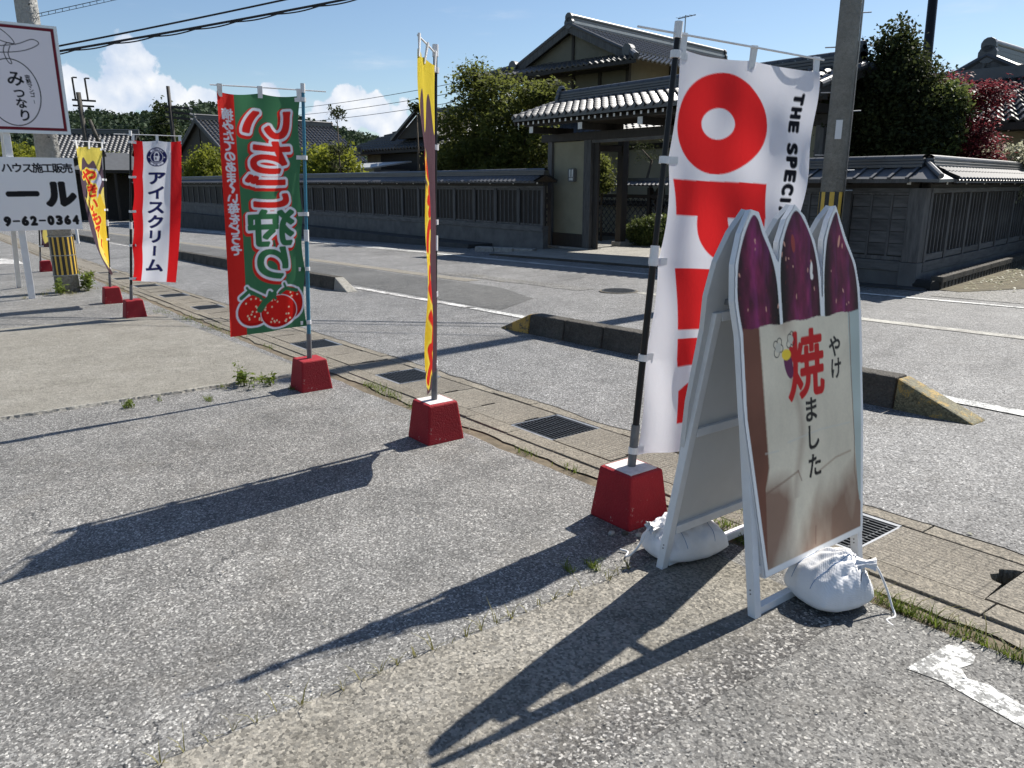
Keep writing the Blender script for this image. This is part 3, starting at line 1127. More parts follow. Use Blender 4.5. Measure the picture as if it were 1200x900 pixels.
sheet('bay_marking', [(-31.5, 0.2), (-28.2, 2.05), (-25.6, 2.02), (-27.2, 0.2)], 0.006, 'paint_worn')

# manhole in the road
mh = thing('manhole_cover', 'dark round iron manhole cover in the middle of the road', 'manhole', (-9.36, 9.26, gz(-9.36) + 0.014))
mb = MB()
mb.tube([(0, 0, 0), (0, 0, 0.006)], 0.33, 28)
mb.build('cover_ring', 'concrete_rim', mh)
mb = MB()
mb.tube([(0, 0, 0.007), (0, 0, 0.012)], 0.29, 28)
for i in range(-4, 5):
    w = sqrt(0.25 ** 2 - (i * 0.055) ** 2) if abs(i * 0.055) < 0.25 else 0
    if w:
        mb.box(-w, w, i * 0.055 - 0.012, i * 0.055 + 0.012, 0.012, 0.018)
mb.build('cover', 'grate_steel', mh)


# ---------------------------------------------------------------- kerb barriers between the footway and the road
def kerb_run(label, x_left, x_right, y, left_mat, right_mat, group='concrete kerb barriers along the road'):
    t = thing('kerb_barrier', label, 'kerb', (0, y, 0), 0, group)
    H, Wb, Wt = 0.235, 0.25, 0.17
    n = max(1, round((x_right - x_left - 1.1) / 0.62))
    xa, xb = x_left + 0.55, x_right - 0.55
    L = (xb - xa) / n
    mb = MB()
    h = L / 2 - 0.006
    mb.hexa([(-h, -Wb / 2, -.03), (h, -Wb / 2, -.03), (h, Wb / 2, -.03), (-h, Wb / 2, -.03), (-h, -Wt / 2, H), (h, -Wt / 2, H), (h, Wt / 2, H), (-h, Wt / 2, H)])
    bm_ = mb.mesh('block')
    bm_.materials.append(MAT['concrete_kerb'])
    for i in range(n):
        x = xa + (i + 0.5) * L
        o = obj('block', bm_, None, t)
        o.location = (x, R.uniform(-.006, .006), gz(x) + R.uniform(-.004, .004))
        o.rotation_euler = (0, -tilt, R.uniform(-.006, .006))
        md = o.modifiers.new('bevel', 'BEVEL')
        md.width = 0.018
        md.segments = 2
    for s, x0, mt in ((-1, xa, left_mat), (1, xb, right_mat)):
        mb = MB()
        e = s * 0.56
        q = [(0, -Wb / 2, -.03), (e, -Wb / 2 * 1.05, -.03), (e, Wb / 2 * .8, -.03), (0, Wb / 2, -.03), (0, -Wt / 2, H), (e, -Wb / 2 * 0.9, 0.012), (e, Wb / 2 * .7, 0.012), (0, Wt / 2, H)]
        if s < 0:
            q = [q[i] for i in (1, 0, 3, 2, 5, 4, 7, 6)]
        mb.hexa(q)
        o = mb.build('ramp_end', mt, t, bevel=0.015)
        o.location = (x0 + s * 0.004, 0, gz(x0))
        o.rotation_euler = (0, -tilt, 0)
    return t


kerb_run('low concrete kerb with yellow ramp ends behind the OPEN flag and potato sign', -7.6, -2.13, 5.62, 'kerb_yellow', 'kerb_mossy')
kerb_run('low concrete kerb passing behind the green strawberry flag', -26.0, -12.55, 5.86, 'kerb_mossy', 'concrete_apron')
kerb_run('far low concrete kerb beside the striped utility pole at the left', -48.0, -35.6, 5.75, 'kerb_mossy', 'kerb_mossy')


# ================================================================ BANNER FLAGS
def canvas_open():
    c = Canvas(1.05, 1.9, 210, 380, (236, 236, 242))
    sk = lambda u, v: (u + max(0.0, v - 0.28) * 0.30, v)
    red = (230, 46, 48)
    o = c.ell(0.322, 0.158, 0.302, 0.124) & ~c.ell(0.300, 0.159, 0.122, 0.038)
    c.put(o, red)
    p = c.poly([sk(0.02, 0.302), sk(0.68, 0.296), sk(0.68, 0.385), sk(0.03, 0.388)])
    cu, cv = sk(0.44, 0.385)
    bowl = c.ell(cu, cv, 0.235, 0.118) & (c.Y > 0.38)
    hole = c.ell(cu + 0.02, 0.372, 0.075, 0.062) & (c.Y > 0.388)
    c.put((p | bowl) & ~hole, red)
    e = c.poly([sk(0.05, 0.518), sk(0.64, 0.518), sk(0.64, 0.675), sk(0.46, 0.675), sk(0.46, 0.585), sk(0.40, 0.585), sk(0.40, 0.668), sk(0.30, 0.668), sk(0.30, 0.585), sk(0.245, 0.585), sk(0.245, 0.675), sk(0.05, 0.675)])
    c.put(e, red)
    n = c.poly([sk(0.05, 0.697), sk(0.64, 0.697), sk(0.64, 0.785), sk(0.28, 0.85), sk(0.64, 0.85), sk(0.64, 0.925), sk(0.05, 0.925), sk(0.05, 0.835), sk(0.41, 0.77), sk(0.05, 0.77)])
    c.put(n, red)
    s = 'THE SPECIAL'
    v = 0.062
    for ch in s:
        if ch == ' ':
            v += 0.022
            continue
        wd = 0.010 if ch == 'I' else 0.0245
        m = c.text(ch, 0.855, v + wd / 2, wd * 1.75 / 1.05 if ch != 'I' else 0.005, 0.072 * 1.05 / 1.9, pi / 2, em=False)
        c.put(c.fat(m, 0.0085), (24, 26, 34))
        v += wd + (0.0105 if ch != 'I' else 0.0135)
    return c


def canvas_berry():
    c = Canvas(0.64, 1.84, 150, 430, (72, 124, 88))
    red, wh, green = (224, 50, 44), (238, 238, 244), (66, 122, 82)
    c.put(c.X > 0.80, red)
    items = [('い', .41, .118, .72, .150, 0, red), ('ち', .41, .258, .64, .152, 0, red), ('ご', .41, .402, .64, .148, 0, red), ('狩', .42, .555, .64, .160, 0, green), ('り', .41, .705, .66, .152, 0, green)]
    ms = [(c.fat(c.text(t, x, y, w, h, r), 0.0125), k) for t, x, y, w, h, r, k in items]
    allm = ms[0][0].copy()
    for m, k in ms:
        allm |= m
    o1 = c.fat(allm, 0.021)
    sh = np.roll(c.fat(allm, 0.034), (8, 6), (0, 1))
    c.put(sh, red)
    c.put(o1, wh)
    for m, k in ms:
        c.put(m, k)
    for i, ch in enumerate('摘みたてのあま〜い苺をどうぞ'):
        y_ = 0.085 + i * 0.0425
        if ch == '〜':
            m = c.line([(.885, y_ - .018), (.91, y_ - .008), (.87, y_ + .006), (.89, y_ + .018)], .010)
        else:
            m = c.text(ch, 0.89, y_, 0.145, 0.047)
        c.put(c.fat(m, 0.0042), wh)
    b = [(.69, .900, .22, .066, .30), (.22, .888, .20, .074, -.25), (.36, .918, .25, .070, 0.1)]
    bm_ = np.zeros((c.h, c.w), bool)
    for x, y, rx, ry, r in b:
        bm_ |= c.ell(x, y, rx, ry, r)
    leaf = c.line([(.10, .835), (.24, .822), (.33, .838)], .03) | c.line([(.24, .822), (.27, .80)], .02) | c.line([(.60, .845), (.75, .815), (.86, .84)], .03) | c.line([(.72, .83), (.78, .80)], .02) | c.line([(.40, .86), (.48, .83), (.52, .87), (.60, .85)], .025)
    c.put(c.fat(bm_ | leaf, 0.017), wh)
    for x, y, rx, ry, r in b:
        c.put(c.fat(c.ell(x, y, rx, ry, r), .007), wh)
        c.put(c.ell(x, y, rx, ry, r), (196, 32, 30))
        c.put(c.ell(x, y - .006, rx * .93, ry * .9, r), (222, 42, 36))
        rr = random.Random(int(x * 100))
        for i in range(20):
            a, q = rr.uniform(0, 6.28), sqrt(rr.uniform(0, .7))
            c.put(c.ell(x + cos(a) * q * rx, y + sin(a) * q * ry, .012, .0042), (250, 226, 190))
    c.put(leaf, green)
    c.put(c.line([(.42, .84), (.55, .87), (.62, .90)], .05), green)
    return c


def canvas_ice():
    c = Canvas(0.60, 1.9, 90, 285, (232, 233, 240))
    navy = (34, 38, 84)
    c.put(c.X < 0.21, (226, 38, 42))
    c.put(c.X > 0.78, (226, 38, 42))
    c.put(c.ell(.49, .115, .215, .068), navy)
    c.put(c.ell(.49, .115, .135, .043) & ~c.ell(.49, .115, .125, .040), (220, 222, 235))
    c.put(c.ell(.49, .100, .055, .022) & ~c.ell(.49, .102, .035, .014), (232, 233, 240))
    c.put(c.poly([(.425, .110), (.555, .110), (.535, .145), (.445, .145)]), (232, 233, 240))
    c.put(c.poly([(.455, .118), (.49, .118), (.485, .138), (.465, .138)]), navy)
    for s_, a0, sgn in (('ICE CREAM', -pi * .95, 1), ('SINCE 1981', pi * .95, -1)):
        for i, ch in enumerate(s_):
            a = (-pi / 2 - sgn * 0.16 * 4.2 * 1.0 + 0.17 * i) if sgn > 0 else (pi / 2 + 0.75 - 0.165 * i)
            if ch != ' ':
                rot = a + pi / 2 if sgn > 0 else a - pi / 2
                c.put(c.fat(c.text(ch, .49 + cos(a) * .172, .115 + sin(a) * .172 * .6 / 1.9, .05, .013, rot, em=False), .002), (225, 226, 238))
    c.put(c.ell(.33, .115, .012, .004) | c.ell(.65, .115, .012, .004), (232, 233, 240))
    for i, ch in enumerate('アイスクリーム'):
        y = .262 + i * .1035
        if ch == 'ー':
            m = c.poly([(.47, y - .036), (.53, y - .036), (.52, y + .036), (.46, y + .036)])
        else:
            m = c.fat(c.text(ch, .49, y, .40, .100), .011)
        c.put(m, navy)
    return c


def canvas_potato(nu, nv):
    c = Canvas(0.60, 1.85, nu, nv, (232, 212, 96))
    brown, dark = (94, 76, 88), (70, 52, 58)
    # dripping brown band, then a warm yellow body
    e = 0.13 + 0.035 * np.sin(c.X * 17) + 0.03 * np.sin(c.X * 9 + 1)
    c.put(c.Y > e, brown)
    c.put((c.Y > 0.17) & (c.Y < .40) & (np.abs(c.X - 0.62 - 0.08 * np.sin(c.Y * 30)) < 0.20), (206, 206, 226))
    c.put((c.Y > 0.36 + 0.04 * np.sin(c.X * 11)) & (c.X > 0.16 + 0.10 * np.sin(c.Y * 13)) & (c.Y < .955), (244, 222, 120))
    c.put((c.Y > 0.42 + 0.05 * np.sin(c.X * 14)) & (c.X > 0.52 + 0.10 * np.sin(c.Y * 19)) & (c.Y < .945), (248, 206, 60))
    c.put((c.Y > .94 + .02 * np.sin(c.X * 15)), dark)
    ms = None
    for i, (ch, x, s) in enumerate(zip('やきいもアイス', (.42, .50, .44, .52, .46, .50, .52), (.62, .50, .50, .58, .46, .42, .42))):
        m = c.fat(c.text(ch, x, .235 + i * .108, s, s * .22, -.1), .013)
        ms = m if ms is None else ms | m
    c.put(c.fat(ms, .022), (252, 226, 90))
    c.put(ms, (226, 58, 40))
    return c


def canvas_edge():
    c = Canvas(0.60, 1.88, 90, 250, (236, 208, 60))
    brown = (92, 66, 74)
    c.put(c.Y > 0.16 + 0.06 * np.sin(c.X * 13), brown)
    c.put((c.Y > 0.40 + 0.05 * np.sin(c.X * 10)) & (c.X > 0.50 + 0.05 * np.sin(c.Y * 21)) & (c.Y < .93), (246, 206, 52))
    ms = None
    for i, ch in enumerate('やきいもアイス'):
        m = c.fat(c.text(ch, .74, .34 + i * .095, .52, .15), .02)
        ms = m if ms is None else ms | m
    c.put(c.fat(ms, .022), (250, 220, 80))
    c.put(ms, (222, 46, 34))
    return c


def flag(label, base, p0, p1, W, H, canv, dirf, wave, pole_mat='pole_black', top_off=0.07, bright=False, bar=(0.05, 0.0), red='red_paint', white_top=True, nloops=5, flip=False, sag=0.03, droop=0.0):
    """base: ground xy; p0,p1: foot and head of the pole (world); dirf(v) -> heading of the cloth (radians)"""
    B = Vector((base[0], base[1], gz(base[0])))
    t = thing('banner_flag', label, 'banner flag', B, 0, 'banner flags along the drain')
    p0, p1 = Vector(p0) - B, Vector(p1) - B
    mb = MB()
    b, a, h = 0.140, 0.110, 0.262
    mb.hexa([(-b, -b, -.005), (b, -b, -.005), (b, b, -.005), (-b, b, -.005), (-a, -a, h), (a, -a, h), (a, a, h), (-a, a, h)])
    mb.build('base', red, t, bevel=0.012)
    if white_top:  # whitish plate: dusty worn top, with sun glare put into its colour
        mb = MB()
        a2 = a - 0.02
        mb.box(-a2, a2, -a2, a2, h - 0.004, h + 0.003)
        mb.build('dusty_glare_top', 'dusty_glare_top', t)
    d = (p1 - p0).normalized()
    L = (p1 - p0).length
    s0 = p0.lerp(p1, (h - 0.02 - p0.z) / (p1.z - p0.z))
    s1 = s0 + d * 0.23
    MB().tube([s0, s1], 0.021, 12).build('socket', 'metal_grey', t, smooth=False, autos=True)
    mid = s0 + d * 1.05
    MB().tube([s1 - d * 0.03, mid], 0.0165, 10).build('pole', pole_mat, t, autos=True)
    MB().tube([mid, p1], 0.0135, 10).build('pole', pole_mat, t, autos=True)
    MB().tube([mid - d * 0.05, mid + d * 0.045], 0.021, 10).build('collar', 'plastic_white', t, autos=True)
    MB().tube([p1 - d * 0.02, p1 + d * 0.05], 0.019, 10).build('pole_cap', 'plastic_white', t, autos=True)
    th0 = dirf(0.0)
    D0 = Vector((cos(th0), sin(th0), 0))
    lo, hi = p1 - D0 * bar[1] + Vector((0, 0, droop * bar[1] / W)), p1 + D0 * (W + bar[0]) + Vector((0, 0, -0.004 - droop))
    MB().tube([lo, p1 + D0 * W * .5 - Vector((0, 0, droop * .5)), hi], 0.0055, 6).build('crossbar', 'plastic_white', t, autos=True)
    nu, nv = canv.nu, canv.nv
    cols = canv.sample()
    if flip:
        cols = cols[:, ::-1]
    U = np.linspace(0, 1, nu + 1)
    Vv = np.linspace(0, 1, nv + 1)
    P = np.empty((nv + 1, nu + 1, 3))
    dn = np.array(d)
    top = np.array(p1)
    for j, v in enumerate(Vv):
        th = dirf(v)
        D = np.array([cos(th), sin(th), 0])
        Nn = np.array([-sin(th), cos(th), 0])
        e = top - dn * (top_off + v * H)
        s = 0.022 + U * W
        w = wave(U, v)
        dr = sag * np.sin(pi * np.minimum(U * 2 % 1.0001, 1)) * (1 - v) ** 6 * 0.55 + 0.02 * U * v + droop * U
        s = s + 0.022 * abs(sin(pi * v * (nloops - 1))) * (1 - U) ** 3
        P[j] = e[None] + D[None] * s[:, None] + Nn[None] * w[:, None] - np.array([0, 0, 1])[None] * dr[:, None]
    obj('cloth', print_mesh('cloth', P, cols), 'flag_cloth', t)
    # white tape loops: on the crossbar and down the pole
    for u in (0.02, 0.5, 0.97):
        q = Vector(P[0, min(nu, int(u * nu))])
        br = p1 + D0 * (0.022 + u * W) - Vector((0, 0, droop * u))
        mb = MB()
        mb.hexa([q + D0 * -.018 + Vector((0, 0, -.035)), q + D0 * .018 + Vector((0, 0, -.035)), q + D0 * .018 + Vector((-D0.y, D0.x, 0)) * .004 + Vector((0, 0, -.035)), q - D0 * .018 + Vector((-D0.y, D0.x, 0)) * .004 + Vector((0, 0, -.035)),
                 br + D0 * -.018 + Vector((0, 0, .008)), br + D0 * .018 + Vector((0, 0, .008)), br + D0 * .018 + Vector((-D0.y, D0.x, 0)) * .012 + Vector((0, 0, .008)), br - D0 * .018 + Vector((-D0.y, D0.x, 0)) * .012 + Vector((0, 0, .008))])
        mb.build('loop', 'plastic_white', t)
    for k in range(nloops):
        v = 0.015 + (0.985 - 0.015) * k / (nloops - 1)
        j = min(nv, int(v * nv))
        e = Vector(top - dn * (top_off + v * H))
        q = Vector(P[j, 0]) + (Vector(P[j, 2]) - Vector(P[j, 0])).normalized() * 0.05
        th = dirf(v)
        D = Vector((cos(th), sin(th), 0))
        mb = MB()
        mb.tube([e - d * .016, e + d * .016], 0.024, 10)
        mb.bar(e, q, 0.004, 0.032)
        mb.build('loop', 'plastic_white', t)
    return t


HY = radians(90)
flag('tall white banner flag with red OPEN lettering on a red base', (-2.50, 2.60), (-2.50, 2.585, 0.0), (-2.54, 2.825, 2.20), 0.89, 1.90, canvas_open(),
     lambda v: radians(80.5), lambda U, v: 0.022 * np.sin(U * 6 + v * 3) * U - 0.035 * np.sin(v * 3.0) * U * (1 - 0.5 * U) + 0.008 * np.sin(U * 15 + v * 11) + 0.016 * v * np.sin(U * 19 - v * 6) + 0.010 * np.sin(U * 6 - v * 26) * U, droop=0.045,
     top_off=0.06, bar=(0.04, 0.22))
flag('green and red strawberry picking banner seen from behind on a blue pole', (-6.16, 2.445), (-6.16, 2.44, 0.0), (-6.22, 2.565, 2.27), 0.64, 1.84, canvas_berry(),
     lambda v: -HY - 0.06 + 0.10 * v, lambda U, v: 0.03 * np.sin(U * 6 + v * 4) * U + 0.012 * np.sin(U * 13 - v * 5), pole_mat='pole_blue', white_top=False, top_off=0.045, bar=(0.07, 0.19), red='red_paint')
tw = atan2(-0.52, 0.855)
flag('narrow yellow and brown banner flag seen edge-on on a dark red base', (-4.25, 2.535), (-4.25, 2.525, 0.0), (-4.33, 2.65, 2.32), 0.60, 1.88, canvas_edge(),
     lambda v: tw - 0.15 + 0.11 * v, lambda U, v: 0.016 * np.sin(U * 8.5 + v * 1.5) * (0.5 + 0.6 * v) - 0.012 * np.sin(v * 6 + U * 2) * U + 0.008 * np.sin(v * 17 + U * 9) * U, bar=(0.02, 0.0))
flag('white banner with red side stripes and navy ice cream lettering', (-11.84, 2.17), (-11.84, 2.13, -0.2), (-11.80, 2.385, 2.19), 0.62, 1.90, canvas_ice(),
     lambda v: HY - 0.1 - 0.62 * v, lambda U, v: 0.03 * np.sin(U * 6 + v * 3) * U + 0.01 * np.sin(U * 12 + v * 7), bar=(0.03, 0.2), white_top=False)
flag('yellow and brown banner flag with red lettering, twisting left of the ice cream banner', (-14.0, 2.26), (-14.0, 2.24, -0.25), (-13.97, 2.415, 2.17), 0.58, 1.92, canvas_potato(75, 220),
     lambda v: -HY + 0.72 + 0.30 * v + 0.52 * v ** 3, lambda U, v: 0.03 * np.sin(U * 7 + v * 3) * U - 0.05 * v * U, bar=(0.08, 0.12), flip=True, white_top=False)
flag('small far yellow banner flag half hidden behind the striped utility pole', (-22.2, 2.2), (-22.2, 2.1, -0.4), (-22.1, 2.3, 1.85), 0.58, 1.75, canvas_potato(45, 130),
     lambda v: HY - 0.15, lambda U, v: 0.03 * np.sin(U * 7 + v * 3) * U, bar=(0.04, 0.1), white_top=False)


# ================================================================ A-FRAME SIGN
SGX, SGY = -1.75, 2.63
SG = Vector((SGX, SGY, gz(SGX)))
sign = thing('a_frame_sign', 'white A-frame sign shaped like three purple sweet potatoes in a paper bag', 'sign', SG)
SL, SB = 0.15, 0.178  # lean of front and back frame (metres of run per metre of rise)


def fr(y, z, off=0.0):  # a point of the front frame's plane, off = out of the face
    n = Vector((1, 0, SL)).normalized()
    return Vector((-1.50 - SL * z, y, z * 1.03)) + n * off - Vector((SGX, SGY, 0))


def bk(y, z, off=0.0):
    n = Vector((-1, 0, SB)).normalized()
    return Vector((-2.035 + SB * z, y, z * 1.03)) + n * off - Vector((SGX, SGY, 0))


def smooth_curve(pts, n=6):
    out = []
    for i in range(len(pts) - 1):
        p0, p1, p2, p3 = pts[max(i - 1, 0)], pts[i], pts[i + 1], pts[min(i + 2, len(pts) - 1)]
        for k in range(n):
            t = k / n
            out.append(tuple(0.5 * ((2 * b) + (-a + c) * t + (2 * a - 5 * b + 4 * c - d) * t * t + (-a + 3 * b - 3 * c + d) * t ** 3) for a, b, c, d in zip(p0, p1, p2, p3)))
    out.append(pts[-1])
    return out


pot = [smooth_curve([(2.262, 1.03), (2.238, 1.16), (2.250, 1.28), (2.288, 1.37), (2.340, 1.437), (2.372, 1.425), (2.395, 1.375), (2.440, 1.30), (2.470, 1.20), (2.480, 1.03)]),
       smooth_curve([(2.498, 1.03), (2.492, 1.22), (2.511, 1.33), (2.555, 1.41), (2.602, 1.450), (2.650, 1.415), (2.705, 1.33), (2.734, 1.22), (2.745, 1.03)]),
       smooth_curve([(2.772, 1.03), (2.776, 1.20), (2.800, 1.33), (2.835, 1.40), (2.872, 1.440), (2.890, 1.40), (2.925, 1.33), (2.985, 1.24), (3.010, 1.15), (3.018, 1.03)])]
bag = [(2.345, 0.175), (2.262, 0.75), (2.258, 1.055), (2.262, 1.07), (3.018, 1.07), (3.020, 1.03), (3.016, 0.6), (2.992, 0.175)]
# outline of the board: the print with a white margin
board = [(2.325, 0.150), (2.240, 0.75), (2.236, 1.04), (2.217, 1.16), (2.229, 1.285), (2.272, 1.385), (2.335, 1.462), (2.380, 1.452), (2.413, 1.385), (2.455, 1.315), (2.482, 1.275),
         (2.490, 1.345), (2.540, 1.425), (2.600, 1.474), (2.660, 1.432), (2.722, 1.338), (2.752, 1.235), (2.7585, 1.10), (2.762, 1.235), (2.780, 1.345), (2.822, 1.418), (2.872, 1.466), (2.906, 1.405), (2.942, 1.338), (3.003, 1.245), (3.030, 1.150), (3.040, 1.03), (3.034, 0.6), (3.010, 0.150)]


def board_solid(f, pts, thick, name, mat, off=0.0):
    bm = bmesh.new()
    a = [bm.verts.new(f(y, z, off)) for y, z in pts]
    b = [bm.verts.new(f(y, z, off - thick)) for y, z in pts]
    n = len(pts)
    fa = bm.faces.new(a)
    fb = bm.faces.new(b[::-1])
    for i in range(n):
        bm.faces.new((a[i], b[i], b[(i + 1) % n], a[(i + 1) % n]))
    bmesh.ops.triangulate(bm, faces=[fa, fb])
    bmesh.ops.recalc_face_normals(bm, faces=bm.faces)
    m = bpy.data.meshes.new(name)
    bm.to_mesh(m)
    bm.free()
    return obj(name, m, mat, sign)


board_solid(fr, board, 0.022, 'front_board', 'white_frame')
bb = board_solid(bk, [(y + 0.02, z) for y, z in board], 0.022, 'back_board', 'white_board')


def sign_print():
    Y0, Y1, Z0, Z1 = 2.205, 3.05, 0.14, 1.48
    W, H = Y1 - Y0, Z1 - Z0
    c = Canvas(W, H, 232, 368, (226, 229, 230))
    q = lambda p: ((p[0] - Y0) / W, (Z1 - p[1]) / H)
    X, Y = c.X * W, c.Y * H
    # skins
    for i, pp in enumerate(pot):
        m = c.poly([q(p) for p in pp])
        ys = [p[0] for p in pp]
        cx, hw = (min(ys) + max(ys)) / 2 - Y0, (max(ys) - min(ys)) / 2
        s = (X - cx) / hw
        f1 = fbm(X * 6 + s * 0.5, Y * 2.2, 3.0, 11 + i)
        f2 = fbm(X * 7, Y * 3.0, 5.0, 21 + i)
        f3 = fbm(X, Y, 60, 31 + i)
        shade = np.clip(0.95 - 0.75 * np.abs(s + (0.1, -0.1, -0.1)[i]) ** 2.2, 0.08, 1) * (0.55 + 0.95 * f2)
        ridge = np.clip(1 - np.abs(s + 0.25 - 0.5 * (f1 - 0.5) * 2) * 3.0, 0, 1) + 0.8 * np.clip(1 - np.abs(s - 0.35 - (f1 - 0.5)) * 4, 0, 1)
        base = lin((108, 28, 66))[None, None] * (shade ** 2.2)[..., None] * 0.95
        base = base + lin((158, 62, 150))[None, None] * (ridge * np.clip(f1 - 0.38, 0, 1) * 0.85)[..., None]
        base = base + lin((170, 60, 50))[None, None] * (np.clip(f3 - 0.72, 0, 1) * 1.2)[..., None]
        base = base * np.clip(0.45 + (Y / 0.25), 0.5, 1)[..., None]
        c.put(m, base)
        rr = random.Random(40 + i)
        for k in range(9):
            px, py = rr.uniform(min(ys), max(ys)), rr.uniform(1.08, 1.36)
            e = c.ell(*q((px, py)), rr.uniform(.003, .006), rr.uniform(.002, .008), rr.uniform(-.5, .5)) & m
            c.put(e, (226, 170, 150), 0.8)
    c.put(c.ell(*q((2.69, 1.235)), .010, .022, .1) | c.ell(*q((2.692, 1.21)), .012, .009), (236, 232, 226))
    c.put(c.ell(*q((2.578, 1.335)), .014, .024, -.1), (158, 66, 52), 0.8)
    c.put(c.ell(*q((2.885, 1.33)), .008, .018, .3), (220, 160, 140), 0.9)
    # paper bag
    tear = 1.058 + 0.006 * np.sin(X * 40) * 0.5 + 0.004 * (fbm(X, Y * 0, 90, 5) - .5)
    m = c.poly([q(p) for p in bag]) & (Z1 - Y < tear)
    f = fbm(X, Y, 5.0, 51, 5)
    g = fbm(X * 3, Y, 9.0, 52, 4)
    fine = fbm(X, Y, 160, 53, 2)
    paper = lin((214, 206, 186))[None, None] * (0.80 + 0.34 * f + 0.10 * (g - .5) + 0.10 * (fine - .5))[..., None]
    zz = Z1 - Y
    brown = np.clip((0.52 + 0.06 * np.sin(X * 9) + 0.22 * (fbm(X * 1.4, Y * 0.8, 4.0, 54) - .5) - zz) * 7, 0, 1) * (0.35 + 0.8 * fbm(X * 2.2, Y * 0.9, 5.0, 55))
    hi = np.clip(1.3 - np.abs(X - 0.33 - (zz - 0.3) * 0.45) / 0.085, 0, 1) * (zz < .55)
    brown = np.clip(brown * 1.25 - hi * 0.8, 0, 0.92)
    brown = np.maximum(brown, np.clip(1 - np.abs(X - 0.36 - 0.03 * np.sin(zz * 12)) / 0.035, 0, 1) * 0.38 * (zz > .4) * (zz < .85))
    brown = np.maximum(brown, np.clip(1 - np.abs(X - 0.30) / 0.08, 0, 1) * np.clip((zz - 0.985) * 14, 0, 1) * 0.55)
    paper = paper * (1 - brown[..., None]) + lin((128, 98, 82))[None, None] * (0.75 + 0.5 * f)[..., None] * brown[..., None]
    c.put(m, paper)
    # gussets
    lg = c.poly([q(p) for p in [(2.24, 1.07), (2.352, 1.07), (2.378, 0.55), (2.352, 0.48), (2.345, 0.16), (2.2, 0.16)]]) & m
    c.put(lg, lin((112, 72, 58))[None, None] * (0.55 + 0.8 * f)[..., None])
    c.put(c.line([q(p) for p in [(2.352, 1.07), (2.366, 0.8), (2.378, 0.55), (2.354, 0.47)]], 0.006) & m, (176, 160, 140))
    rg = c.poly([q(p) for p in [(2.935, 1.07), (3.05, 1.07), (3.05, 0.20), (2.982, 0.30), (2.962, 0.55), (2.945, 0.8)]]) & m
    c.put(rg, lin((178, 192, 188))[None, None] * (0.8 + 0.3 * f)[..., None])
    c.put(c.line([q(p) for p in [(2.945, 1.07), (2.95, 0.8), (2.962, 0.55), (2.955, 0.42), (2.985, 0.30)]], 0.006) & m, (140, 120, 104))
    # folds
    for pts, w, col in (([(2.36, .46), (2.47, .48), (2.56, .50)], .006, (120, 92, 76)), ([(2.56, .50), (2.58, .46)], .005, (126, 98, 82)), ([(2.70, .47), (2.82, .50), (2.93, .505)], .006, (150, 124, 104)), ([(2.66, .19), (2.665, .26)], .005, (120, 90, 76)),
                        ([(2.5, .62), (2.72, .63), (2.93, .62)], .004, (196, 196, 188)), ([(2.44, .60), (2.36, .605)], .004, (196, 196, 188))):
        c.put(c.fat(c.line([q(p) for p in pts], w), .002) & m, col, 0.55)
    # lettering
    red, bl = (188, 14, 20), (22, 22, 24)

    def T(ch, y, z, w, h, bold, col, rot=0.0):
        mm = c.text(ch, *q((y, z)), w / W, h / H, rot)
        c.put(c.fat(mm, bold) if bold else mm, col)

    T('焼', 2.635, 0.893, 0.245, 0.265, 0.0075, red)
    T('や', 2.835, 0.935, 0.088, 0.088, 0.0028, bl)
    T('け', 2.84, 0.850, 0.082, 0.088, 0.0028, bl)
    T('ま', 2.658, 0.718, 0.102, 0.102, 0.0036, bl)
    T('し', 2.665, 0.612, 0.102, 0.108, 0.0036, bl)
    T('た', 2.672, 0.500, 0.100, 0.100, 0.0036, bl)
    # the little potato with steam
    c.put(c.ell(*q((2.522, .905)), .030, .042, -.30), (96, 36, 78))
    c.put(c.ell(*q((2.510, .942)), .034, .015, .1), (236, 204, 60))
    for (y, z, r_) in ((2.452, .955, .018), (2.447, .985, .015), (2.470, .992, .016), (2.478, .968, .015), (2.535, 1.000, .016), (2.528, .978, .015), (2.553, .985, .015), (2.548, 1.012, .012)):
        e = c.ell(*q((y, z)), r_ / W, r_ / H)
        c.put(e & ~c.ell(*q((y, z)), (r_ - .004) / W, (r_ - .004) / H), (40, 38, 38))
    for (y, z, r_) in ((2.462, .973, .018), (2.541, .994, .016)):
        c.put(c.ell(*q((y, z)), r_ / W, r_ / H), (196, 192, 178))
    cols = c.sample()
    U = np.linspace(Y0, Y1, c.nu + 1)
    V = np.linspace(Z1, Z0, c.nv + 1)
    P = np.empty((c.nv + 1, c.nu + 1, 3))
    for j, z in enumerate(V):
        a = fr(0, z, 0.003)
        P[j, :, 0] = a.x
        P[j, :, 1] = U - SGY
        P[j, :, 2] = a.z
    cx = (U[:-1] + U[1:]) / 2
    cz = (V[:-1] + V[1:]) / 2
    inner = np.zeros((c.nv, c.nu), bool)
    XX, ZZ = np.meshgrid(cx, cz)
    for pg in [board]:
        n = len(pg)
        for i in range(n):
            (x0, z0), (x1, z1) = pg[i], pg[(i + 1) % n]
            if z0 == z1:
                continue
            cnd = (ZZ >= min(z0, z1)) & (ZZ < max(z0, z1))
            inner ^= cnd & (XX < x0 + (ZZ - z0) / (z1 - z0) * (x1 - x0))
    # keep the cells whose neighbours lie inside too
    k = inner.copy()
    k[1:] &= inner[:-1]
    k[:-1] &= inner[1:]
    k[:, 1:] &= inner[:, :-1]
    k[:, :-1] &= inner[:, 1:]
    obj('printed_face', print_mesh('printed_face', P, cols, k), 'sign_print', sign)


sign_print()

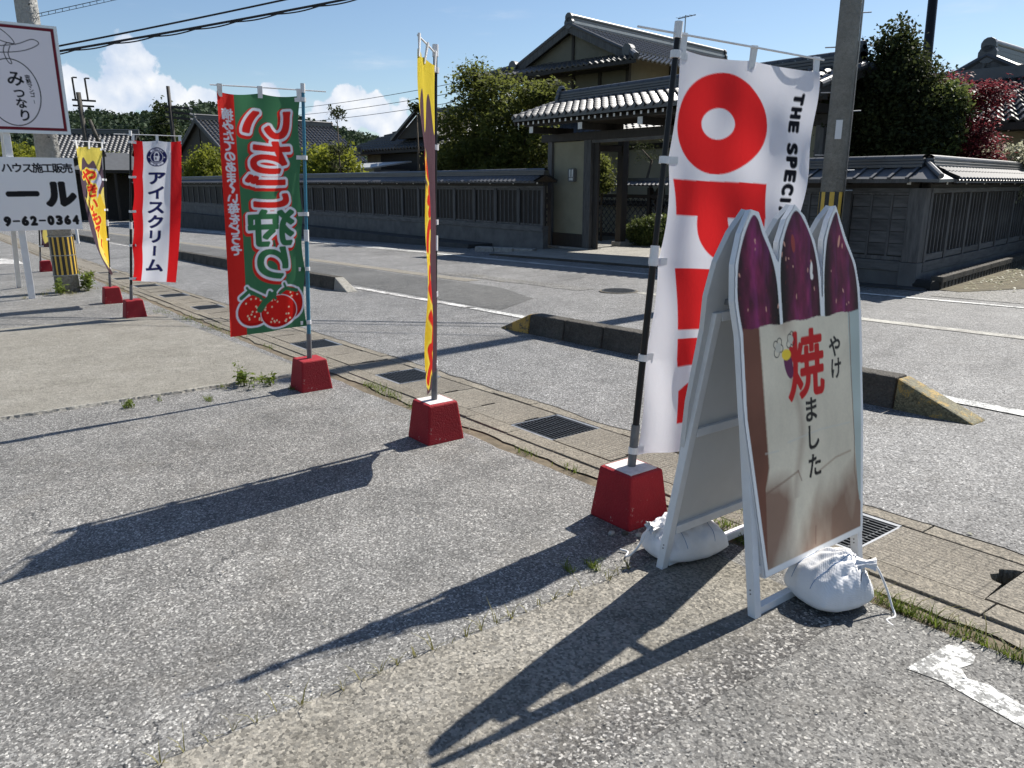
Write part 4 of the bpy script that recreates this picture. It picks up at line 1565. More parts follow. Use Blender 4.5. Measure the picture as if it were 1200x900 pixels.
# frames: square white tube
def leg(f, y, z1, name='leg'):
    a, b = f(y, 0.0, -0.024), f(y, z1, -0.024)
    a.z = 0.0
    d = (b - a)
    mb = MB()
    q = []
    for p in (a, b):
        q += [p + Vector((-.018, -.018, 0)), p + Vector((.018, -.018, 0)), p + Vector((.018, .018, 0)), p + Vector((-.018, .018, 0))]
    mb.hexa(q)
    o = mb.build(name, 'white_frame', sign, bevel=0.002)
    for z in (0.10, 0.115):
        pt = a.lerp(b, z / z1)
        MB().tube([pt + Vector((0.0, -.0175, 0)), pt + Vector((0.0, -.0205, 0))], 0.003, 8).build('screw', 'screw', o)
    return o


def rail(f, y0, y1, z, h=0.034, off=-0.028):
    mb = MB()
    a, b = f(y0, z, off), f(y1, z, off)
    mb.bar(a, b, 0.03, h)
    return mb.build('rail', 'white_frame', sign, bevel=0.002)


for f in (fr, bk):
    sft = 0.02 if f is bk else 0
    leg(f, 2.285 + sft, 1.10)
    leg(f, 3.000 + sft, 1.10)
    rail(f, 2.305 + sft, 2.980 + sft, 0.030)
    rail(f, 2.305 + sft, 2.980 + sft, 0.185, 0.035)
    rail(f, 2.305 + sft, 2.980 + sft, 0.62, 0.035)
    rail(f, 2.305 + sft, 2.980 + sft, 1.085, 0.035)
for y in (2.36, 2.90):  # hinges at the head
    MB().box(-1.82 - SGX, -1.71 - SGX, y - SGY - .015, y - SGY + .015, 1.155, 1.175).build('hinge', 'steel', sign)


# ---------------------------------------------------------------- sandbags
def sandbag(label, loc, rz, ax, ay, az, neck, seed, tipx=0.0, tipy=0.0):
    t = thing('sandbag', label, 'sandbag', loc, rz, 'white sandbags holding the sign')
    N = 44
    rng = random.Random(seed)
    nv_ = Vector(neck)

    def P(i, j, side):
        s, v = -1 + 2 * i / N, -1 + 2 * j / N
        e = (1 - abs(s) ** 2.3) * (1 - abs(v) ** 2.3)
        th = max(e, 0) ** 0.42
        # squared pillow with pinched sides
        kx, ky = sqrt(1 - 0.30 * v * v), sqrt(1 - 0.30 * s * s)
        x = s * ax * kx * (1 + 0.03 * noise.noise(Vector((v * 3, seed, 1))))
        y = v * ay * ky * (1 + 0.03 * noise.noise(Vector((s * 3, seed, 7))))
        dn = hypot(s - nv_.x, v - nv_.y)
        ang = atan2(v - nv_.y, s - nv_.x)
        fold = 0.011 * sin(ang * 19 + 2 * noise.noise(Vector((ang * 3, seed, 0)))) * max(0.0, 1 - dn / 1.5) ** 0.8
        wr = 0.015 * noise.noise(Vector((s * 2.2, v * 2.2, seed * 3.1 + side))) + 0.005 * noise.noise(Vector((s * 5.5, v * 6, seed * 2.1 + side)))
        if side > 0:
            pk = 1 + 0.35 * max(0, 1 - hypot(s - nv_.x * .5, v - nv_.y * .5) / 1.0)
            z = az * th * pk + (fold + wr) * min(1, th * 2.2)
        else:
            z = -az * 0.42 * th + wr * 0.3 * th
        lift = tipx * s + tipy * v
        zz = z + az * 0.42 + lift * 0.03
        return (x, y, max(zz, 0.002 + 0.01 * (1 - th)))

    mb = MB()
    mb.grid(lambda i, j: P(i, j, 1), N, N)
    mb.grid(lambda i, j: P(i, j, -1), N, N, flip=True)
    b = mb.build('sack', 'sandbag', t, smooth=True)
    bm = bmesh.new()
    bm.from_mesh(b.data)
    bmesh.ops.remove_doubles(bm, verts=bm.verts, dist=0.0015)
    bm.to_mesh(b.data)
    bm.free()
    b.data.polygons.foreach_set('use_smooth', [True] * len(b.data.polygons))
    # stitched seams in blue thread
    for s in (-0.5, 0.45):
        i = int((s + 1) / 2 * N)
        pts = [Vector(P(i, j, 1)) + Vector((0, 0, 0.0015)) for j in range(1, N)]
        MB().tube(pts, 0.0009, 4).build('seam_thread', 'stitch_blue', t)
    # gathered neck and draw cord
    i, j = int((nv_.x * 0.62 + 1) / 2 * N), int((nv_.y * 0.62 + 1) / 2 * N)
    n0 = Vector(P(i, j, 1)) - Vector((0, 0, 0.042))
    dirn = Vector((nv_.x * ax, nv_.y * ay, 0)).normalized()
    mb = MB()
    K, Lr = 28, 9
    prof = [0.046, 0.038, 0.025, 0.018, 0.018, 0.022, 0.027, 0.032, 0.034]
    pos = [0, 0.025, 0.043, 0.053, 0.062, 0.071, 0.080, 0.088, 0.092]

    def Q(i_, l):
        a = 2 * pi * i_ / K
        rr = prof[l] * (1 + (0.22 * sin(a * 7 + l * .4) + 0.1 * sin(a * 4)) * (1 if l > 0 else 0.3))
        c_ = n0 + dirn * pos[l] + Vector((0, 0, 0.022 * pos[l] / 0.092 - 0.2 * max(0, pos[l] - 0.055)))
        side = Vector((-dirn.y, dirn.x, 0))
        return c_ + side * cos(a) * rr + Vector((0, 0, 1)) * sin(a) * rr * 0.62
    mb.grid(lambda i_, l: Q(i_, l), K, Lr - 1)
    mb.build('neck', 'sandbag', t, smooth=True)
    e = n0 + dirn * 0.053
    gl = lambda p, z_: Vector((p.x, p.y, z_))
    sdv = Vector((-dirn.y, dirn.x, 0))
    cord = [e + Vector((0, 0, .015)), e + dirn * .04 + Vector((0, 0, .008)), gl(e + dirn * .085, e.z * .55), gl(e + dirn * .11 - sdv * .02, .03), gl(e + dirn * .12 - sdv * .05, .008), gl(e + dirn * .09 - sdv * .085, .007), gl(e + dirn * .11 - sdv * .12, .006)]
    MB().tube(smooth_curve([tuple(p) for p in cord], 5), 0.0045, 6).build('draw_cord', 'plastic_white', t, smooth=True)
    return t


sandbag('plump white sandbag on the front foot rail under the printed face', (-1.43, 2.612, gz(-1.4)), radians(-17), 0.138, 0.142, 0.128, (0.55, 0.6, 0), 3, 0, 0)
sandbag('flatter white sandbag on the back foot rail beside the red flag base', (-2.06, 2.50, gz(-2.06)), radians(80), 0.19, 0.135, 0.115, (-0.8, 0.1, 0), 8, 0, 0)


# ================================================================ SIGNBOARD, UTILITY POLES, WIRES
SBX = -15.6
sb = thing('signboard', 'white roadside signboard of two panels on posts in front of the striped utility pole', 'signboard', (SBX, 1.28, gz(SBX)))
zb = gz(SBX)


def panel(y0, y1, z0, z1, canv, name):
    mb = MB()
    mb.box(-0.045, -0.012, y0 - 1.28, y1 - 1.28, z0 - zb, z1 - zb)
    pn = mb.build(name, 'sign_white', sb, bevel=0.003)
    U = np.linspace(y0 - 1.28, y1 - 1.28, canv.nu + 1)
    V = np.linspace(z1 - zb, z0 - zb, canv.nv + 1)
    P = np.empty((canv.nv + 1, canv.nu + 1, 3))
    P[:, :, 0] = -0.008
    P[:, :, 1] = U[None]
    P[:, :, 2] = V[:, None]
    obj('print', print_mesh('print', P, canv.sample()), 'sign_print', pn)


def cv_upper():
    y0, y1, z0, z1 = -0.25, 2.22, 2.36, 4.07
    W, H = y1 - y0, z1 - z0
    c = Canvas(W, H, 290, 200, (232, 238, 240))
    q = lambda y, z: ((y - y0) / W, (z1 - z) / H)
    rect = lambda m: c.poly([q(y0 + m, z0 + m), q(y1 - m, z0 + m), q(y1 - m, z1 - m), q(y0 + m, z1 - m)])
    c.put(rect(.045), (112, 30, 44))
    c.put(rect(.095), (236, 229, 234))
    ink = (30, 30, 34)
    ev = [q(1.47 + .385 * cos(a), 2.99 + .515 * sin(a)) for a in np.linspace(0, 2 * pi, 60)]
    c.put(c.line(ev, .016), ink)
    c.put(c.line([q(*p) for p in smooth_curve([(1.05, 3.66), (1.3, 3.68), (1.62, 3.74), (1.84, 3.83), (1.93, 3.77), (1.74, 3.66), (1.45, 3.60), (1.05, 3.58)])], .013), ink)
    c.put(c.line([q(*p) for p in smooth_curve([(1.1, 4.0), (1.35, 3.98), (1.52, 3.86), (1.58, 3.74), (1.38, 3.78), (1.2, 3.88)])], .013), ink)
    c.put(c.line([q(*p) for p in smooth_curve([(1.60, 3.73), (1.48, 3.74), (1.42, 3.62), (1.46, 3.46), (1.51, 3.44), (1.48, 3.58), (1.52, 3.70)])], .013), ink)
    for ch, y, z, s in (('み', 1.53, 3.21, .25), ('つ', 1.55, 2.985, .17), ('な', 1.56, 2.83, .17), ('り', 1.585, 2.64, .20)):
        c.put(c.fat(c.text(ch, *q(y, z), s / W, s / H, 0.08), .008), ink)
    for i, ch in enumerate('完熟マンゴー'):
        if ch == 'ー':
            c.put(c.line([q(1.745, 2.885), q(1.75, 2.835)], .008), ink)
        else:
            c.put(c.fat(c.text(ch, *q(1.70 + i * .009, 3.24 - i * .068), .078 / W, .078 / H), .003), ink)
    return (y0, y1, z0, z1), c


def cv_lower():
    y0, y1, z0, z1 = -0.5, 2.20, 0.775, 1.975
    W, H = y1 - y0, z1 - z0
    c = Canvas(W, H, 330, 150, (240, 241, 243))
    q = lambda y, z: ((y - y0) / W, (z1 - z) / H)
    ink = (26, 27, 32)
    for i, ch in enumerate('ハウス施工販売'):
        c.put(c.fat(c.text(ch, *q(1.205 + i * .148, 1.80), .165 / W, .165 / H), .0075), ink)
    c.put(c.fat(c.line([q(1.18, 1.375), q(1.58, 1.378)], .07), .012), ink)
    c.put(c.fat(c.text('ル', *q(1.935, 1.375), .46 / W, .46 / H), .036), ink)
    for i, ch in enumerate('9-62-0364'):
        x = 1.10 + i * .1265
        if ch == '-':
            c.put(c.line([q(x - .04, .93), q(x + .04, .93)], .03), ink)
        else:
            c.put(c.fat(c.text(ch, *q(x, .93), .075 / W, .135 / H, 0, em=False), .017), ink)
    return (y0, y1, z0, z1), c


ext, c_ = cv_upper()
panel(*ext, c_, 'upper_panel')
ext, c_ = cv_lower()
panel(*ext, c_, 'lower_panel')
for y in (1.28, -0.2):
    MB().box(-0.125, -0.05, y - 1.28 - .05, y - 1.28 + .05, -0.05, 4.0 - zb).build('post', 'white_frame', sb, bevel=0.004)
    mb = MB()
    mb.bar((-2.45, y - 1.28, gz(-18.1) - zb - .03), (-0.13, y - 1.28 - 0.0, 3.6), 0.08, 0.07)
    mb.build('stay', 'white_frame', sb, bevel=0.004)

# striped concrete utility pole
UP = (-16.45, 1.93)
up = thing('utility_pole', 'pale concrete utility pole with a yellow and black striped band', 'utility pole', (*UP, gz(UP[0])))
MB().tube([(0, 0, -.3), (0, 0, 5), (0, 0, 10.5)], [0.205, 0.175, 0.14], 24).build('shaft', 'concrete_pole', up, smooth=True)
for z in (1.98, 4.2, 4.55):
    MB().tube([(0, 0, z), (0, 0, z + .03)], 0.215 - z * .0062, 24).build('steel_band', 'steel', up, autos=True)
NS = 17
edge_ = [radians(-62)]
for k in range(NS):
    edge_.append(edge_[-1] + radians(14 if k % 2 == 0 else 9.5))
for k in range(NS):
    mb = MB()
    a0, a1 = edge_[k], edge_[k + 1]
    r0 = 0.2085

    def P(i, j):
        a = a0 + (a1 - a0) * i / 3
        rr = r0 if j in (0, 3) else r0 + (0.002 if k % 2 else 0.003)
        return (cos(a) * rr, sin(a) * rr, 0.33 + 0.70 * (0, 0, 1, 1)[j])
    mb.grid(P, 3, 3)
    mb.build('stripe', 'yellow_tape' if k % 2 else 'black_tape', up, smooth=False)
for z in (0.32, 0.68, 1.02):
    MB().tube([(0, 0, z), (0, 0, z + .014)], 0.2135, 24).build('band_wire', 'steel', up, autos=True)
for k, z in enumerate((2.3, 2.75, 3.2, 4.9)):
    MB().tube([(0.16, 0.02, z), (0.21, 0.03, z)], 0.012, 8).build('bolt', 'black_tape', up)

RP = (-7.55, 12.45)
rp = thing('utility_pole', 'dark concrete utility pole across the road behind the sweet potato sign', 'utility pole', (*RP, gz(RP[0])))
MB().tube([(0, 0, -.3), (0, 0, 5), (0, 0, 10.5)], [0.195, 0.165, 0.135], 24).build('shaft', 'concrete_old', rp, smooth=True)
for k in range(16):
    mb = MB()
    a0, a1 = 2 * pi * k / 16, 2 * pi * (k + 1) / 16

    def P(i, j):
        a = a0 + (a1 - a0) * i / 3
        rr = 0.1925 if j in (0, 3) else 0.1955
        return (cos(a) * rr, sin(a) * rr, 0.75 + 0.85 * (0, 0, 1, 1)[j])
    mb.grid(P, 3, 3)
    mb.build('stripe', 'yellow_tape' if k % 2 else 'black_tape', rp)
mb = MB()
mb.box(0.0, 0.02, -.05, .05, 2.45, 2.75)
pl_ = mb.build('number_plate', 'sign_white', rp)
pl_.location = (0.105, -0.16, 0)
pl_.rotation_euler = (0, 0, radians(-55))
for k, (z, a) in enumerate(((3.2, 3.6), (2.2, 3.6), (2.9, .8), (1.95, .8), (3.9, 3.6), (4.4, .8), (1.62, .8))):
    MB().tube([(cos(a) * .17, sin(a) * .17, z), (cos(a) * .33, sin(a) * .33, z + .005)], 0.010, 6).build('step_bolt', 'steel', rp)
cab = MB().tube([(0.17, 0.12, 0), (0.15, 0.10, 5), (0.13, 0.09, 9)], 0.014, 8)
cab.build('conduit', 'steel', rp, smooth=True)

BP = (-9.85, 20.0)
bp = thing('steel_pole', 'slim black steel pole among the trees behind the right wall', 'pole', (*BP, gz(BP[0])))
MB().tube([(0, 0, -.2), (-.12, 0, 4), (-.25, 0, 9)], [0.13, 0.115, 0.095], 16).build('shaft', 'pole_black', bp, smooth=True)
MB().tube([(-.1, 0, 3.0), (-.1, 0, 3.06)], 0.135, 16).build('clamp', 'steel', bp)


def cable(name, label, a, b, sag, r, ladder=0.0, group='overhead cables', twist=False):
    a, b = Vector(a), Vector(b)
    n = 28
    pts = [a.lerp(b, i / n) - Vector((0, 0, sag * 4 * (i / n) * (1 - i / n))) for i in range(n + 1)]
    mb = MB()
    mb.tube(pts, r, 6)
    if ladder:
        mb.tube([p - Vector((0, 0, ladder)) for p in pts], r * 0.8, 5)
        m = 110
        for i in range(m):
            p = a.lerp(b, i / m) - Vector((0, 0, sag * 4 * (i / m) * (1 - i / m)))
            mb.bar(p, p - Vector((0, 0, ladder)), r * 1.3, r * 1.3, up=(1, 0, 0))
    if twist:
        for k in range(2):
            hp = []
            for i in range(161):
                t = i / 160
                p = a.lerp(b, t) - Vector((0, 0, sag * 4 * t * (1 - t)))
                w = t * 60 + k * pi
                hp.append(p + Vector((0.02 * cos(w), 0.02 * cos(w), 0.028 * sin(w) - .02)))
            mb.tube(hp, r * 0.6, 5)
    return tag(mb.build(name, 'wire_black'), label, 'cable', group)


cable('overhead_cable', 'thick upper overhead cable running right from the upper sign panel', (-16.45, 1.93, 3.77), (-7.55, 12.45, 6.35), 0.10, 0.016)
cable('overhead_cable', 'thick twisted overhead cable just under another at the upper left', (-16.45, 1.93, 3.70), (-7.55, 12.45, 6.02), 0.12, 0.020, twist=True)
cable('overhead_cable', 'thin ladder-like overhead cable at the top left, highest of the cables', (-16.45, 1.93, 4.33), (-7.55, 12.45, 7.2), 0.12, 0.006, ladder=0.05)

# far poles and their wires
fp = thing('far_utility_pole', 'far dark utility pole with three insulator arms left of the strawberry flag', 'utility pole', (-84.5, 21, gz(-84.5)))
MB().tube([(0, 0, 0), (0, 0, 12.9)], [0.24, 0.17], 10).build('shaft', 'wood_dark', fp, smooth=True)
for z in (11.0, 10.5, 10.0):
    MB().bar((0, -.5, z), (0.2, 1.7, z - .1), .2, .2).build('arm', 'wood_dark', fp)
    MB().tube([(.2, 1.7, z - .12), (.2, 2.0, z - .2)], .16, 8).build('insulator', 'metal_grey', fp)
MB().bar((-1.2, -0.8, 9.4), (0, 0, 9.5), .08, .08).build('arm', 'wood_dark', fp)
fp2 = thing('far_utility_pole', 'far twin utility poles with crossarms and transformer beside the upper sign panel', 'utility pole', (-86.0, 13.6, gz(-86)))
MB().tube([(0, 0, 0), (0, -0.3, 12.0)], [0.25, 0.2], 10).build('shaft', 'concrete_kerb', fp2, smooth=True)
MB().tube([(0, 1.25, 6.2), (0, 0.35, 9.6)], [0.2, 0.15], 10).build('stay_pole', 'concrete_kerb', fp2, smooth=True)
MB().bar((0, -.9, 11.3), (0, 1.1, 11.3), .16, .16).build('crossarm', 'wood_dark', fp2)
MB().bar((0, -.9, 10.8), (0, 0.9, 10.8), .16, .16).build('crossarm', 'wood_dark', fp2)
for y in (-.6, .45):
    MB().tube([(0, y, 11.3), (0, y - .05, 13.3)], .09, 6).build('bracket', 'wood_dark', fp2)
    MB().bar((0, y, 13.3), (0, y + .35, 13.3), .12, .12).build('bracket_top', 'wood_dark', fp2)
MB().tube([(0.1, -.75, 5.6), (0.1, -.75, 6.6)], .32, 10).build('transformer', 'metal_grey', fp2, smooth=True)
for i in range(3):
    cable('power_line', ('top', 'middle', 'lowest')[i] + ' of three thin power lines crossing the sky behind the strawberry flag', (-84.5, 21, 8.6 - .5 * i), (-26, 21.5, 6.35 - .42 * i), 0.9, 0.014, group='thin power lines')
for i in range(2):
    cable('power_line', ('upper', 'lower')[i] + ' thin power line between the two far poles at the left', (-86, 13.6, 6.9 - 1.0 * i), (-84.5, 21, 8.4 - .6 * i), 0.5, 0.014, group='thin power lines')


# ================================================================ GARDEN WALLS
def garden_wall(label, A, B, z_base0, z_base1, bay, style, group='roofed garden walls', flip=False, tiles='wide'):
    """timber-panelled wall with a tiled cap; A->B runs left as seen from the street, outside on the -n side"""
    A, B = Vector((*A, 0)), Vector((*B, 0))
    L = (B - A).length
    rz = atan2(B.y - A.y, B.x - A.x)
    t = thing('garden_wall', label, 'wall', (A.x, A.y, 0), rz, group)
    # local frame: x along the wall, outside at +y if flip else -y
    s = 1 if flip else -1
    out = lambda d: s * d
    nb = max(1, round(L / bay))
    bay = L / nb
    mb = MB()
    f = lambda x: z_base0 + (z_base1 - z_base0) * x / L
    mb.hexa([(0, -.10, f(0) - .1), (L, -.10, f(L) - .1), (L, .10, f(L) - .1), (0, .10, f(0) - .1), (0, -.10, 0.10), (L, -.10, 0.10), (L, .10, 0.10), (0, .10, 0.10)])
    mb.build('plinth', 'concrete_wall', t)
    MB().box(0, L, -.125, .125, 0.102, 0.275).build('sill_beam', 'wood_board', t, bevel=0.01)
    MB().box(0, L, -.04, .04, 0.28, 1.56).build('backing', 'wood_dark', t)
    MB().box(0, L, min(out(.045), out(.125)), max(out(.045), out(.125)), 1.40, 1.475).build('head_beam', 'wood_board', t)
    MB().box(0, L, -.09, .09, 1.478, 1.60).build('wall_plate', 'wood_dark', t)
    # posts
    pm = MB()
    a, b = sorted((out(.045), out(.115)))
    pm.box(-.055, .055, a, b, 0.278, 1.398)
    pm_ = pm.mesh('post')
    pm_.materials.append(MAT['wood_grey'])
    em = MB()
    a, b = sorted((out(.10), out(.30)))
    em.box(-.03, .03, a, b, 1.535, 1.585)
    em_ = em.mesh('bracket')
    em_.materials.append(MAT['wood_dark'])
    wm = MB()
    a, b = sorted((out(.302), out(.308)))
    wm.box(-.032, .032, a, b, 1.533, 1.588)
    wm_ = wm.mesh('bracket_end')
    wm_.materials.append(MAT['wood_end'])
    for i in range(nb + 1):
        x = min(max(i * bay, 0.055), L - 0.055)
        o = obj('post', pm_, None, t)
        o.location = (x, 0, 0)
        o = obj('bracket', em_, None, t)
        o.location = (x, 0, 0)
        o2 = obj('bracket_end', wm_, None, o)
    inner = bay - 0.13
    if style == 'lattice':
        lm = MB()
        bmh = MB()
        a, b = sorted((out(.044), out(.062)))
        for k in range(6):
            z = 0.34 + k * (1.39 - 0.34) / 6
            bmh.box(-inner / 2, inner / 2, *sorted((out(.041), out(.052))), z + .004, z + (1.39 - .34) / 6 - .004)
        a, b = sorted((out(.064), out(.088)))
        lm.box(-inner / 2, inner / 2, a, b, 0.282, 0.335)
        lm.box(-inner / 2, inner / 2, a, b, 1.345, 1.396)
        for k in range(6):
            x = -inner / 2 + inner * k / 5
            lm.box(x - .016, x + .016, *sorted((out(.090), out(.108))), 0.338, 1.342)
        l_, h_ = lm.mesh('lattice'), bmh.mesh('boarding')
        l_.materials.append(MAT['wood_grey'])
        h_.materials.append(MAT['wood_dark'])
        for i in range(nb):
            o = obj('lattice', l_, None, t)
            o.location = ((i + .5) * bay, 0, 0)
            o = obj('boarding', h_, None, t)
            o.location = ((i + .5) * bay, 0, 0)
    elif style == 'slats':
        sm = MB()
        sm.box(-.022, .022, *sorted((out(.05), out(.085))), 0.40, 1.38)
        sm_ = sm.mesh('slat')
        sm_.materials.append(MAT['wood_grey'])
        km = MB()
        km.box(-inner / 2, inner / 2, *sorted((out(.05), out(.10))), 0.29, 0.395)
        km_ = km.mesh('kick_board')
        km_.materials.append(MAT['wood_board'])
        for i in range(nb):
            o = obj('kick_board', km_, None, t)
            o.location = ((i + .5) * bay, 0, 0)
            for k in range(5):
                o = obj('slat', sm_, None, t)
                o.location = (i * bay + .065 + inner * (k + .5) / 5, 0, 0)
    else:  # boarded panels with two upright battens
        pw = inner / 3 - 0.02
        ph = (1.36 - 0.36) / 5
        bm1 = MB()
        bm1.box(-pw / 2, pw / 2, *sorted((out(.045), out(.066))), 0.004, ph - 0.006)
        bm1_ = bm1.mesh('board')
        bm1_.materials.append(MAT['wood_board'])
        vm = MB()
        vm.box(-.02, .02, *sorted((out(.045), out(.088))), 0.345, 1.365)
        vm_ = vm.mesh('batten')
        vm_.materials.append(MAT['wood_grey'])
        fm = MB()
        fm.box(-inner / 2, inner / 2, *sorted((out(.045), out(.095))), 0.282, 0.345)
        fm.box(-inner / 2, inner / 2, *sorted((out(.045), out(.095))), 1.365, 1.397)
        fm_ = fm.mesh('panel_rail')
        fm_.materials.append(MAT['wood_grey'])
        for i in range(nb):
            cx = (i + .5) * bay
            o = obj('panel_rail', fm_, None, t)
            o.location = (cx, 0, 0)
            for k in (-1, 1):
                o = obj('batten', vm_, None, t)
                o.location = (cx + k * inner / 6, 0, 0)
            for k in (-1, 0, 1):
                for r_ in range(5):
                    o = obj('board', bm1_, None, t)
                    o.location = (cx + k * inner / 3, R.uniform(-.003, .003), 0.36 + r_ * ph)
    # cap roof: sloping beds, tiles, ridge courses
    ov, ez, rz_ = 0.42, 1.60, 1.80
    for sd in (-1, 1):
        mb = MB()
        q = [(0 - .02, sd * ov, ez - .02), (L + .02, sd * ov, ez - .02), (L + .02, 0, rz_ - .02), (-.02, 0, rz_ - .02), (-.02, sd * ov, ez + .02), (L + .02, sd * ov, ez + .02), (L + .02, 0, rz_ + .02), (-.02, 0, rz_ + .02)]
        mb.hexa(q if sd < 0 else [q[i] for i in (1, 0, 3, 2, 5, 4, 7, 6)])
        mb.build('roof_bed', 'wood_dark', t)
        front = (sd == s)
        sl = hypot(ov, rz_ - ez)
        vdir = Vector((0, -sd * ov, rz_ - ez)) / sl
        Nn = Vector((0, sd * (rz_ - ez), ov)).normalized()
        if tiles == 'wide' and front:
            tw_ = 0.30
            n = round(L / tw_)
            tw_ = L / n
            tm = MB()
            tm.box(0.004, tw_ - .05, 0, sl + .02, 0.0, 0.016)
            tm.box(tw_ - .052, tw_ - .004, -.008, sl + .02, 0.0, 0.046)
            tm_ = tm.mesh('roof_tile')
            tm_.materials.append(MAT['roof_tile'])
            for i in range(n):
                o = obj('roof_tile', tm_, None, t)
                M4 = Matrix.Identity(4)
                xa = Vector((1, 0, 0)) if sd < 0 else Vector((-1, 0, 0))
                M4.col[0][:3], M4.col[1][:3], M4.col[2][:3] = xa, vdir, Nn
                off = i * tw_ if sd < 0 else (i + 1) * tw_
                M4.translation = Vector((off, sd * ov, ez + .022)) + vdir * -0.03
                o.matrix_local = M4
        else:
            mb = tile_slope(Vector((0, sd * (ov + .03), ez + .028 - .012)), (1, 0, 0), vdir, L, sl + .03, 0.22 if tiles != 'narrow' else 0.2, 0.21, 0.022 if tiles != 'narrow' else 0.036, 0.016, 6)
            o = mb.build('roof_tiles', 'roof_tile_far', t)
            o['kind'] = 'stuff'
        mb = MB()
        mb.bar((0, sd * (ov + .01), ez - .012), (L, sd * (ov + .01), ez - .012), .04, .06)
        mb.build('fascia', 'wood_grey', t)
    for k, (w, z0, z1) in enumerate(((.24, rz_ + .0, rz_ + .055), (.20, rz_ + .058, rz_ + .105), (.17, rz_ + .108, rz_ + .15))):
        MB().box(-.03, L + .03, -w / 2, w / 2, z0, z1).build('ridge_course', 'roof_tile', t, bevel=0.008)
    mb = MB()
    nr = round(L / .32)
    for i in range(nr):
        xa, xb = L * i / nr, L * (i + 1) / nr - .008
        mb.grid(lambda a_, j: ((xa, xb)[j], -.085 * cos(pi * a_ / 6), rz_ + .15 + .055 * sin(pi * a_ / 6)), 6, 1, flip=True)
    mb.build('ridge_cap', 'roof_tile', t, smooth=True)['kind'] = 'stuff'
    return t


W1 = garden_wall('long lattice garden wall with tiled cap running left from the gate', (-18.75, 15.30), (-72.0, 14.7), gz(-18.75), gz(-72), 1.25, 'lattice', tiles='joined', flip=True)
W2 = garden_wall('short boarded garden wall section with wide cap tiles behind the sweet potato sign', (-6.42, 13.20), (-10.0, 13.20), gz(-6.4), gz(-10.0), 1.12, 'boards', flip=True)
sdx, sdy = -0.157, 0.9876
W3 = garden_wall('slatted garden wall receding right from the corner along the side street', (-6.36, 13.22), (-6.36 + sdx * 17, 13.22 + sdy * 17), gz(-6.4), gz(-9), 1.12, 'slats', tiles='narrow')
# stout corner post and hip of the cap at the corner
cp = thing('corner_post', 'thick grey corner post where the boarded and slatted walls meet', 'post', (-6.40, 13.20, gz(-6.4)))
MB().box(-.14, .14, -.14, .14, 0.43, 1.64).build('shaft', 'wood_grey', cp, bevel=0.01)
MB().box(-.15, .15, -.15, .15, 0.0, 0.425).build('footing', 'concrete_wall', cp, bevel=0.01)
zc = -gz(-6.4)
for tri in (((-.02, -.44, 1.625), (.47, -.46, 1.615), (.02, .0, 1.85)), ((.47, -.46, 1.615), (.46, .10, 1.625), (.02, .0, 1.85))):
    hq = [Vector((x, y, z + zc)) for x, y, z in tri]
    mb = MB()
    dn_ = Vector((0, 0, -.05))
    mb.add(hq + [p + dn_ for p in hq], [(0, 1, 2), (5, 4, 3), (0, 3, 4, 1), (1, 4, 5, 2), (2, 5, 3, 0)])
    mb.build('hip_tile', 'roof_tile', cp)
MB().tube([(.50, -.48, 1.66 + zc), (.03, 0, 1.88 + zc)], .045, 8).build('hip_roll', 'roof_tile', cp)
# kerb with drainage notches along the side wall
kb = thing('side_kerb', 'low concrete kerb with drain notches along the slatted side wall', 'kerb', (-5.95, 13.15, gz(-5.95)), atan2(sdy, sdx))
for i in range(26):
    mb = MB()
    mb.box(i * .6 + .004, i * .6 + .596, -.09, .09, 0.12, 0.22)
    for k in range(3):
        mb.box(i * .6 + .02 + k * .2, i * .6 + .15 + k * .2, -.085, .085, -.03, 0.119)
    mb.build('kerb_block', 'concrete_kerb', kb, bevel=0.008 if i < 10 else 0)
MB().tube([(-.12, -.02, .06), (.1, .42, .06)], .10, 14).build('drain_pipe', 'hole_dark', kb)
lk = MB()
lk.hexa([(-9.9, 12.75, gz(-9.9) - .05), (-6.0, 12.75, gz(-6) - .05), (-6.0, 13.08, gz(-6) - .05), (-9.9, 13.08, gz(-9.9) - .05), (-9.9, 12.75, gz(-9.9) + .03), (-6.0, 12.75, gz(-6) + .03), (-6.0, 13.08, gz(-6) + .04), (-9.9, 13.08, gz(-9.9) + .04)])
tag(lk.build('gutter_ledge', 'concrete_dark'), kind='structure')
# dark retaining base in front of the left wall
rb = thing('retaining_wall', 'dark stained low retaining wall at the foot of the left lattice wall', 'wall', (-21.4, 14.15, gz(-21.4)))
mb = MB()
for i in range(44):
    xa, xb = -i * 1.2, -i * 1.2 - 1.19
    y0a, y0b = 0.0055 * -xa, 0.0055 * -xb
    za, zb_ = gz(-21.4 + xa) - gz(-21.4), gz(-21.4 + xb) - gz(-21.4)
    tz = -0.02 + 0.0
    mb = MB()
    ta, tb = max(za + 0.14, -0.42 - gz(-21.4) + .02), max(zb_ + 0.14, -0.42 - gz(-21.4) + .02)
    mb.hexa([(xb, y0b, zb_ - .1), (xa, y0a, za - .1), (xa, 1.0, za - .1), (xb, 1.0, zb_ - .1), (xb, y0b + .05, tb), (xa, y0a + .05, ta), (xa, 1.0, ta), (xb, 1.0, tb)])
    mb.build('concrete_panel', 'concrete_dark', rb)
ks = thing('stone_kerb', 'low grey stone kerb between the left wall and the gate apron', 'kerb', (-20.0, 13.5, gz(-20)))
